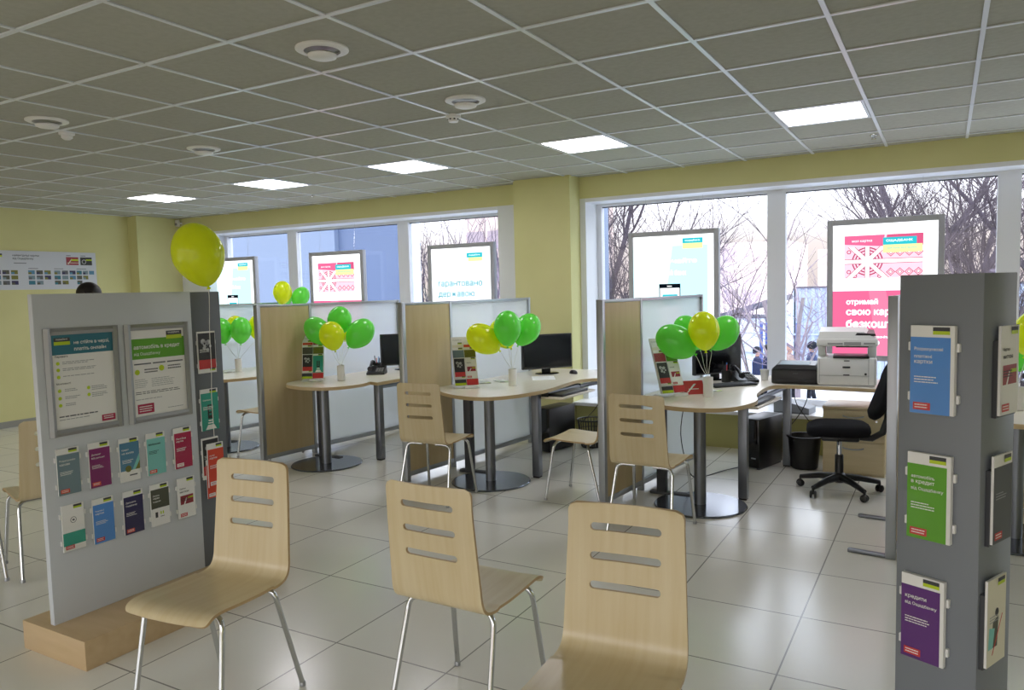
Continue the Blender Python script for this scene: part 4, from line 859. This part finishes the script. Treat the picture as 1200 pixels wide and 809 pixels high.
# ------------------------------------------------------------------ hanging lightboxes
def card_art(b, cx0, cz0, w, h, y):
    x1, z1 = cx0 + w, cz0 + h
    b.m('e_pink2').rect(cx0, cz0, x1, z1, y); b.m('e_mag').quad((cx0 + .52 * w, y - .0004, z1 - .27 * h), (x1, y - .0004, z1 - .27 * h), (x1, y - .0004, z1), (cx0 + .55 * w, y - .0004, z1)); b.m('e_pink').quad((cx0, y - .0003, z1 - .2 * h), (cx0 + .5 * w, y - .0003, z1 - .27 * h), (cx0 + .52 * w, y - .0003, z1), (cx0, y - .0003, z1))
    zc = cz0 + .39 * h; xc = cx0 + .3 * w; zt = z1 - .27 * h
    b.m('e_pink2').rect(cx0, cz0, x1, zt, y - .0005)
    def ring(px, pz, r, dr, q, n=24):
        b.m('e_dkred').disc(cx0 + px * w, cz0 + pz * h, r * h, q, n); b.m('e_pink2').disc(cx0 + px * w, cz0 + pz * h, (r - dr) * h, q - .0002, n)
    for k, r in enumerate((.335, .27, .2, .13)): ring(.3, .39, r, .03, y - .0007 - k * .0004)
    for i in range(4):
        for vz_ in (.13, .58):
            px = .60 + i * .115; X, Z = cx0 + px * w, cz0 + vz_ * h; q = y - .0026
            for k, (s_, c) in enumerate(((.058, 'e_dkred'), (.045, 'e_pink2'), (.03, 'e_dkred'), (.018, 'e_white'))):
                a = s_ * w; b.m(c).quad((X - a, q - k * .0002, Z), (X, q - k * .0002, Z - a), (X + a, q - k * .0002, Z), (X, q - k * .0002, Z + a))
    for px, pz in ((.06, .15), (.06, .62), (.14, .05), (.46, .04)): ring(px, pz, .05, .02, y - .0026, 10)
    k = .043 * h
    def bands(kk, q, mat):
        b.m(mat).rect(xc - kk, cz0, xc + kk, zt, q).rect(cx0, zc - kk, x1, zc + kk, q)
        for d in (-1, 1):
            a0 = -(zc - cz0) if d < 0 else max(-(zc - cz0), -(xc - cx0) + 1.4 * kk); a1 = zt - zc
            if d < 0: a1 = min(a1, (xc - cx0) - 1.4 * kk)
            xa, xb = xc + d * a0, xc + d * a1
            b.quad((xa - 1.4 * kk, q - .0002, zc + a0), (xa + 1.4 * kk, q - .0002, zc + a0), (xb + 1.4 * kk, q - .0002, zc + a1), (xb - 1.4 * kk, q - .0002, zc + a1))
    bands(k * 1.35, y - .0036, 'e_dkred'); bands(k, y - .0042, 'e_white')
    b.m('e_teal').rect(cx0 + .5 * w, z1 - .24 * h, cx0 + .92 * w, z1 - .07 * h, y - .005); b.m('e_lime').rect(cx0 + .5 * w, z1 - .42 * h, x1 - .01 * w, z1 - .24 * h, y - .005)
    b.m('e_white').text('ОЩАДБАНК', cx0 + .54 * w, z1 - .18 * h, w=.33 * w, h=.06 * h, y=y - .0056, bold=.01).text('моя картка', cx0 + .1 * w, z1 - .17 * h, w=.26 * w, y=y - .0056)
    b.m('e_teal').text('мій банк моя країна', cx0 + .56 * w, z1 - .35 * h, w=.36 * w, y=y - .0056)
def lightbox(x, lb, design, ty=7.6):
    t = thing('light_box', lb, 'lightbox', (x, ty, .84), 0, 'framed lightboxes hanging in the windows')
    w, h, f = .4725, 1.29, .05
    b = B().m('box_frame').box(-w, -.035, 0, -w + f, .03, h, .004).box(w - f, -.035, 0, w, .03, h, .004).box(-w + f, -.035, 0, w - f, .03, f, .004).box(-w + f, -.035, h - f, w - f, .03, h, .004)
    b.m('dark').box(-w + f, .02, f, w - f, .028, h - f); b.build('frame', t)
    y = -.022; iw = w - f; zt = h - f
    B().m('e_white').box(-iw, -.021, f, iw, -.01, zt).build('lit_poster', t, 0)
    b = flat(); g = None
    if design == 'phone':
        b.m('e_paler').rect(-iw, f, .36, zt - .105, y); b.m('e_pale').quad((-.15, y - .0003, f), (.36, y - .0003, f), (.36, y - .0003, zt - .105), (.0, y - .0003, zt - .105))
        b.m('e_dark').rect(-.145, zt - .95, .08, zt - .492, y - .0006); b.m('e_white').rect(-.135, zt - .92, .07, zt - .535, y - .001); b.rect(-.06, zt - .520, -.01, zt - .512, y - .001); b.m('e_teal').rect(-.11, zt - .72, .05, zt - .6, y - .0014)
        b.m('e_teal').rect(.104, zt - .085, .312, zt - .034, y - .001); b.m('e_lime').rect(.104, zt - .14, .312, zt - .085, y - .001)
        b.m('e_white').text('підключайте', -.33, zt - .29, w=.58, h=.055, y=y - .001, bold=.02).text('мобільний банк', -.26, zt - .405, w=.40, h=.055, y=y - .001, bold=.02).text('ощадбанк', .13, zt - .07, w=.155, h=.022, y=y - .0014)
    elif design == 'card':
        b.m('e_pink').rect(-iw, f, iw, zt - .60, y); b.m('e_pink3').quad((-.05, y - .0003, f), (.12, y - .0003, f), (.02, y - .0003, zt - .60), (-.12, y - .0003, zt - .60))
        card_art(b, -.325, zt - .485, .635, .385, y - .001); b.m('e_white')
        for k, s_ in enumerate(('отримай', 'свою картку', 'безкоштовно')): b.text(s_, -.305, zt - .735 - .1 * k, h=(.062, .062, .07)[k], y=y - .001, bold=.035)
        b.text('дзвоніть', -.08, zt - 1.035, h=.028, y=y - .001, bold=.02).text('0 800 210 800', -.31, zt - 1.09, h=.034, y=y - .001, bold=.03)
    else:
        b.m('e_teal').rect(.09, zt - .12, .31, zt - .065, y - .001); b.m('e_lime').rect(.11, zt - .165, .31, zt - .12, y - .001); b.m('e_white').text('ощадбанк', .12, zt - .103, w=.16, h=.022, y=y - .0014)
        b.m('e_blue').text('гарантовано', -.33, zt - .475, w=.63, y=y - .001, bold=.022).text('державою', -.33, zt - .60, w=.52, y=y - .001, bold=.022)
        b.m('e_faint').text('У', -.33, zt - .33, h=.06, y=y - .001).rect(-.31, zt - .70, .13, zt - .69, y - .001).rect(-.31, zt - .75, .29, zt - .738, y - .001)
    b.build('poster_print', t, 0)
    for sx in (-.3, .3): B().m('chrome').tube([(sx, .0, h), (sx, .03, 1.62), (sx, .03, 1.672)], .0012, 5).build('hanging_wire', t, 0)
lightbox(-8.99, 'lit frame with a phone picture hanging in the leftmost window', 'phone')
lightbox(-7.00, 'lit frame with a patterned bank card before the blue annex wall', 'card')
lightbox(-5.03, 'lit frame lettered in turquoise about a state guarantee, left of the yellow pillar', 'text')
lightbox(-2.43, 'lit frame with a phone picture right of the yellow pillar, behind the screen', 'phone')
lightbox(-.485, 'lit frame with patterned bank card and pink lettered lower half behind the copier', 'card')

# ------------------------------------------------------------------ people
def figure(name, lb, loc, rz, hgt, top, legs, hair='hair', hat=None, hood=None, step=.0, coat_len=0, seed=0):
    t = thing(name, lb, 'person', loc, rz); s_ = hgt / 1.72
    V, Rd, E = [], [], []
    def v(p, r, par=None):
        V.append(Vector(p) * s_); Rd.append(r * s_); i = len(V) - 1
        if par is not None: E.append((par, i))
        return i
    pel = v((0, 0, .95), .125); sp = v((0, .01, 1.12), .118, pel); ch = v((0, .005, 1.30), .135, sp); nb = v((0, .01, 1.44), .07, ch); nk = v((0, 0, 1.50), .052, nb)
    jaw = v((0, -.02, 1.555), .062, nk); hd = v((0, -.008, 1.62), .08, jaw); cr = v((0, .0, 1.675), .068, hd)
    v((0, -.1, 1.6), .012, hd)
    for sx in (-1, 1):
        v((sx * .082, .005, 1.605), .014, hd)
        sh = v((sx * .17, .01, 1.385), .066, ch); el = v((sx * .225, .03 + sx * step * .5, 1.12), .048, sh); wr = v((sx * .235, -.05 + sx * step * .8, .88), .034, el); pm = v((sx * .236, -.07 + sx * step * .8, .815), .034, wr)
        for k, (dx, l) in enumerate(((-.022, .072), (-.008, .082), (.007, .077), (.021, .06))):
            a = v((sx * .236 + .0 , -.075 + dx + sx * step * .8, .775), .0095, pm); v((sx * .226, -.082 + dx + sx * step * .8, .775 - l), .007, a)
        th = v((sx * .225, -.115 + sx * step * .8, .80), .0105, pm); v((sx * .222, -.128 + sx * step * .8, .76), .0085, th)
        hp = v((sx * .09, 0, .88), .098, pel); kn = v((sx * .098, -.015 - sx * step * .5, .49), .062, hp); an = v((sx * .10, .02 - sx * step, .09), .043, kn); v((sx * .112, -.14 - sx * step, .045), .04, an)
    me = bpy.data.meshes.new('body'); me.from_pydata(V, E, []); o = bpy.data.objects.new('body', me); COL.objects.link(o)
    def f(o):
        o.modifiers.new('k', 'SKIN')
        for i, sv in enumerate(o.data.skin_vertices[0].data): sv.radius = (Rd[i], Rd[i]); sv.use_root = (i == 0)
        m = o.modifiers.new('u', 'SUBSURF'); m.levels = 2; m.render_levels = 2
    bake(o, [f]); o.parent = t; me = o.data
    for mt in ('skin', top, legs, 'shoe'): me.materials.append(M[mt])
    for p in me.polygons:
        c = p.center / s_
        if c.z > 1.475: i = 0
        elif abs(c.x) > .17 and c.z < .885 and c.z > .6: i = 0
        elif c.z > .93 or (abs(c.x) > .165 and c.z > .86): i = 1
        elif c.z > .1: i = 2
        else: i = 3
        p.material_index = i; p.use_smooth = True
    eb = B().m('eye')
    for sx in (-1, 1): eb.lathe([(0, -.011), (.008, -.008), (.011, 0), (.008, .008), (0, .011)], (sx * .03 * s_, -.078 * s_, 1.632 * s_), 10)
    eb.build('eyes', t, 60); B().m('lip').tube([(-.022 * s_, -.078 * s_, 1.563 * s_), (0, -.086 * s_, 1.563 * s_), (.022 * s_, -.078 * s_, 1.563 * s_)], .006, 6).build('mouth', t, 60)
    def cap(mat, nm, r, z0, sc=(1, 1.1, 1)):
        b = B().m(mat); rr = []
        for k in range(9):
            a = PI / 2 * k / 8; rr.append([(math.cos(q) * r * math.cos(a) * sc[0] * s_, (math.sin(q) * r * math.cos(a) * sc[1] + .012) * s_, (z0 + r * math.sin(a) * sc[2]) * s_) for q in [2 * PI * i / 24 for i in range(24)]])
        low = [(x * .97, y_ * .97, z - (.035 + .055 * max(0, min(1, (y_ / s_ + .03) / .08))) * s_) for x, y_, z in rr[0]]
        b.rings([low] + rr).build(nm, t, 70)
    if hood: cap(hood, 'hood', .118, 1.60, (1, 1.05, 1.15))
    elif hat: cap(hat, 'knit_cap', .1, 1.635)
    else: cap(hair, 'hair', .095, 1.628, (1, 1.1, .97))
    if coat_len:
        rr = []
        for z, r in ((coat_len, .19), (.9, .165), (1.1, .15), (1.3, .155), (1.42, .11)): rr.append([(math.cos(q) * r * 1.12 * s_, (math.sin(q) * r * .82 + .005) * s_, z * s_) for q in [2 * PI * i / 28 for i in range(28)]])
        B().m(top).rings(rr, cap=False).build('coat', t, 70)
    return t
figure('person', 'person behind the white display stand of whom only the top of dark hair shows', (-6.20, 3.74, 0), R(60), 1.722, 'shirt', 'trouser')
GZ = -1.75
figure('person', 'passer-by outside in a dark cap and navy coat, left of the window post', (-4.19, 20, GZ), R(95), 1.68, 'coat_dk', 'trouser', hat='coat_dk2', step=.1, coat_len=.75)
figure('person', 'passer-by outside in dark clothes close behind the one in the cap', (-4.02, 20.5, GZ), R(85), 1.72, 'coat_dk', 'trouser', step=.12, coat_len=.8)
figure('person', 'passer-by outside in a pale brown coat, right of the window post', (-3.40, 20, GZ), R(80), 1.78, 'coat_lt', 'trouser', hair='skin', step=.1, coat_len=.7)
figure('person', 'passer-by outside in a dark hooded jacket left of the copier', (-2.93, 20.4, GZ), R(-70), 1.80, 'coat_bl', 'trouser', hood='coat_dk2', step=.12, coat_len=.75)

# ------------------------------------------------------------------ outside
struct(B().m('snow').quad((-120, 8, GZ), (60, 8, GZ), (60, 160, GZ), (-120, 160, GZ)).build('ground', smooth=0))
t = thing('annex_building', 'blue annex wall outside the left windows', 'building', (-11.1, 12, GZ))
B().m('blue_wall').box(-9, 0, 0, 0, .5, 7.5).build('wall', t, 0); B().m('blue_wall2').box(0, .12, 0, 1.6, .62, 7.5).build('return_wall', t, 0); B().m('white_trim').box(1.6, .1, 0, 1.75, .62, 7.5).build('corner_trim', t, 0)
tag(B().m('blue_wall').box(-.2, 0, 0, .2, .22, 6).build('facade_pilaster', loc=(-3.62, 8.06, GZ)), 'blue vertical strip of facade outside beside the window right of the pillar', 'facade')
def fence(x0, x1, y, z1, lb, mat='fence', step=.2):
    t = thing('metal_fence', lb, 'fence', ((x0 + x1) / 2, y, GZ)); cx = (x0 + x1) / 2
    b = B().m(mat); n = int((x1 - x0) / step); pts = []
    for k in range(n):
        x = x0 - cx + k * step; pts += [(x, 0), (x + step * .35, 0), (x + step * .45, -.035), (x + step * .9, -.035)]
    ring0 = [b.bm.verts.new((p[0], p[1], .1)) for p in pts]; ring1 = [b.bm.verts.new((p[0], p[1], z1 - GZ)) for p in pts]
    for i in range(len(pts) - 1): b._f([ring0[i], ring0[i + 1], ring1[i + 1], ring1[i]])
    b.build('profiled_sheet', t, 0)
    B().m('roof_dark').box(x0 - cx, -.05, z1 - GZ, x1 - cx, .03, z1 - GZ + .05).build('top_rail', t, 0)
    B().m('fence').box(x0 - cx, -.05, (z1 - GZ) * .55, x1 - cx, -.036, (z1 - GZ) * .55 + .06).build('middle_rail', t, 0)
    x = x0
    while x <= x1: B().m('fence').box(x - cx - .04, .0, 0, x - cx + .04, .08, z1 - GZ).build('post', t, 0); x += 2.5
fence(-3.95, 6.5, 24, 1.38, 'tall grey profiled metal fence outside behind the copier')
fence(-9.5, -3.95, 22.6, .55, 'lower pale metal fence outside between the window post and the lightbox', 'white_trim')
for x, y, lb in ((-4.42, 21.6, 'left blue pipe post outside near the window post'), (-4.27, 21.6, 'right one of two blue pipe posts left of the window post'), (-3.5, 21.8, 'blue pipe post outside right of the window post')):
    tag(B().m('fence_blue').lathe([(.045, 0), (.045, 2.2), (0, 2.22)], n=12).build('pipe_post', loc=(x, y, GZ)), lb, 'post')
t = thing('shed', 'shed with a dark sloping roof outside above the low fence', 'shed', (-5.6, 26, GZ))
B().m('fence').box(-1.2, 0, 0, .9, 2, 2.2).build('wall', t, 0); B().m('roof_dark').rings([[(-1.4, -.2, 2.05), (1.0, -.2, 2.75), (1.0, -.2, 2.9), (-1.4, -.2, 2.2)], [(-1.4, 2.2, 2.05), (1.0, 2.2, 2.75), (1.0, 2.2, 2.9), (-1.4, 2.2, 2.2)]]).build('roof', t, 0)
def block(x, y, w, d, h, lb, nx, nz, z0=0, fw=1.5, mw='block_far', mg='block_win_far'):
    t = thing('apartment_block', lb, 'building', (x, y, GZ)); B().m(mw).box(-w / 2, 0, 0, w / 2, d, h).build('wall', t, 0)
    for i in range(nx):
        b = B().m(mg)
        for j in range(nz):
            xx = -w / 2 + (i + .5) * w / nx; zz = 1.2 + j * (h - 1) / nz; b.box(xx - fw / 2, -.06, zz, xx + fw / 2, .02, zz + 1.4)
        b.build('window_column', t, 0)
block(-28.9, 50, 7.5, 12, 14, 'pale pink apartment block far outside at the top left of the yellow pillar', 4, 5, mw='block', mg='block_win')
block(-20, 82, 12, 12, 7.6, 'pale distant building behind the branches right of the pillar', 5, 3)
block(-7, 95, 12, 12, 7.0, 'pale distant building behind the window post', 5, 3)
def tree(x, y, h, r, lb, seed, lean=(0, 0), forks=3, depth=5, spread=.6, mat='bark', up=.25, first=.35, twig='twig', thin=.62):
    rd = random.Random(seed); t = thing('bare_tree', lb, 'tree', (x, y, GZ), 0, 'bare trees outside'); tr = B().m(mat); tw = B().m(twig); cnt = [0]
    def branch(p, d, L, rad, lev):
        n = 5 if lev < 3 else 3; P = [p]; rads = [rad]
        for k in range(n):
            d = (d + Vector((rd.uniform(-1, 1), rd.uniform(-1, 1), rd.uniform(-.6, .8) * (1 if lev else .2))) * (.16 if lev < 2 else .28)).normalized(); p = p + d * L / n; P.append(p); rads.append(rad * (1 - .45 * (k + 1) / n))
        (tr if lev < 2 else tw).tube(P, rads, 8 if lev < 1 else (6 if lev < 2 else (4 if lev < 3 else 3)), cap=lev < 2); cnt[0] += 1
        if lev >= depth or rads[-1] < .003: return
        for q in range(forks + (rd.random() < .5) + (lev > 1)):
            k = rd.randint(max(1, int(n * (first if lev == 0 else .2))), n); a = rd.uniform(0, 2 * PI); nd = (d * (1 - spread * .6) + Vector((math.cos(a), math.sin(a), rd.uniform(-.2, .5) + up)) * spread * rd.uniform(.7, 1.2)).normalized()
            branch(P[k], nd, L * rd.uniform(.5, .8), max(.004, rads[k] * rd.uniform(.45, thin)), lev + 1)
    branch(Vector((0, 0, 0)), Vector((lean[0], lean[1], 1)).normalized(), h * .5, r, 0)
    tr.build('trunk', t, 60); tw.build('twigs', t, 0)
tree(-.02, 14, 8, .21, 'thick bare tree outside behind the right part of the pink lightbox', 3, (.02, 0), 4, 5, .55)
tree(.35, 13.4, 8, .13, 'bare tree outside leaning right between the grey column and the thick tree', 8, (.22, 0), 4, 5, .5)
tree(-1.98, 12, 6.2, .06, 'thin bare sapling outside right of the white window post', 12, (.01, 0), 3, 4, .5, 'bark_lt')
tree(-6.0, 15, 8, .2, 'bare multi-stemmed tree outside at the left of the window right of the pillar', 21, (.03, 0), 5, 5, .45, first=.2)
tree(-5.1, 15.5, 7.5, .07, 'bare tree with rising branches outside above the phone lightbox', 31, (.1, 0), 4, 5, .5, first=.2)
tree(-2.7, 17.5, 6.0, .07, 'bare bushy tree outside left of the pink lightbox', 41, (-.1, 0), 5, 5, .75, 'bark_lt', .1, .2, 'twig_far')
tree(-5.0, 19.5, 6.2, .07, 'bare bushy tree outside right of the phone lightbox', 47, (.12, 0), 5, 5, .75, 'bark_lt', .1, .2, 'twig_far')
tree(1.6, 13, 8, .12, 'bare tree outside at the right edge of the picture', 55, (-.05, 0), 4, 5, .5)
def bush(x, y, wd, h, n, lb, seed, mats):
    rd = random.Random(seed); t = thing('bare_bush', lb, 'bush', (x, y, GZ), 0, 'bare bushes outside'); st = B().m(mats[0]); tw = B().m(mats[1])
    for k in range(n):
        p = Vector((rd.gauss(0, wd * .3), rd.gauss(0, .5), 0)); d = Vector((rd.uniform(-.35, .35), rd.uniform(-.2, .2), 1)).normalized(); L = h * rd.uniform(.6, 1); P = [p]
        for q in range(5):
            d = (d + Vector((rd.uniform(-.2, .2), rd.uniform(-.15, .15), 0))).normalized(); p = p + d * L / 5; P.append(p)
        st.tube(P, [.022, .019, .016, .013, .01, .006], 4, False)
        for q in range(7):
            a = P[rd.randint(1, 5)]; d2 = Vector((rd.uniform(-1, 1), rd.uniform(-.6, .6), rd.uniform(.3, 1.2))).normalized(); l2 = rd.uniform(.3, .9)
            e1 = a + d2 * l2 * .5; e2 = e1 + (d2 + Vector((rd.uniform(-.5, .5), 0, .3))).normalized() * l2 * .5; tw.tube([a, e1, e2], [.009, .007, .004], 3, False)
    st.build('stems', t, 60); tw.build('twigs', t, 0)
bush(-14.7, 20, 1.6, 6.2, 80, 'dark bare bush outside left of the turquoise lettered lightbox', 61, ('bark', 'twig'))
bush(-11.9, 20, 2.2, 5.8, 80, 'bare bush outside between the turquoise lettered lightbox and the yellow pillar', 67, ('bark', 'twig_far'))
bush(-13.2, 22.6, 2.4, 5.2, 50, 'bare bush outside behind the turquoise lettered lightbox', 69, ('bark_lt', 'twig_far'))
bush(.9, 19, 2.2, 4.2, 60, 'bare bush outside above the grey column', 79, ('bark', 'twig'))

# ------------------------------------------------------------------ light
wd = bpy.data.worlds.new('world'); S.world = wd; wd.use_nodes = True; N, L = wd.node_tree.nodes, wd.node_tree.links
bg = N['Background']; tc = N.new('ShaderNodeTexCoord'); sp = N.new('ShaderNodeSeparateXYZ'); cr = N.new('ShaderNodeValToRGB')
L.new(tc.outputs['Generated'], sp.inputs[0]); L.new(sp.outputs[2], cr.inputs[0]); L.new(cr.outputs[0], bg.inputs[0])
e = cr.color_ramp.elements; e[0].position = 0; e[0].color = (.185, .15, .135, 1); e[1].position = .35; e[1].color = lin('#f2f4fb'); m_ = e.new(.05); m_.color = (.225, .19, .175, 1); m_ = e.new(.17); m_.color = (.8, .78, .8, 1)
bg.inputs[1].default_value = 6.0
S.view_settings.view_transform = 'Standard'; S.view_settings.look = 'None'; S.view_settings.exposure = -.08; S.view_settings.gamma = 1
S.cycles.max_bounces = 8; S.cycles.diffuse_bounces = 5; S.cycles.transparent_max_bounces = 16; S.cycles.sample_clamp_indirect = 6; S.cycles.caustics_reflective = False; S.cycles.caustics_refractive = False
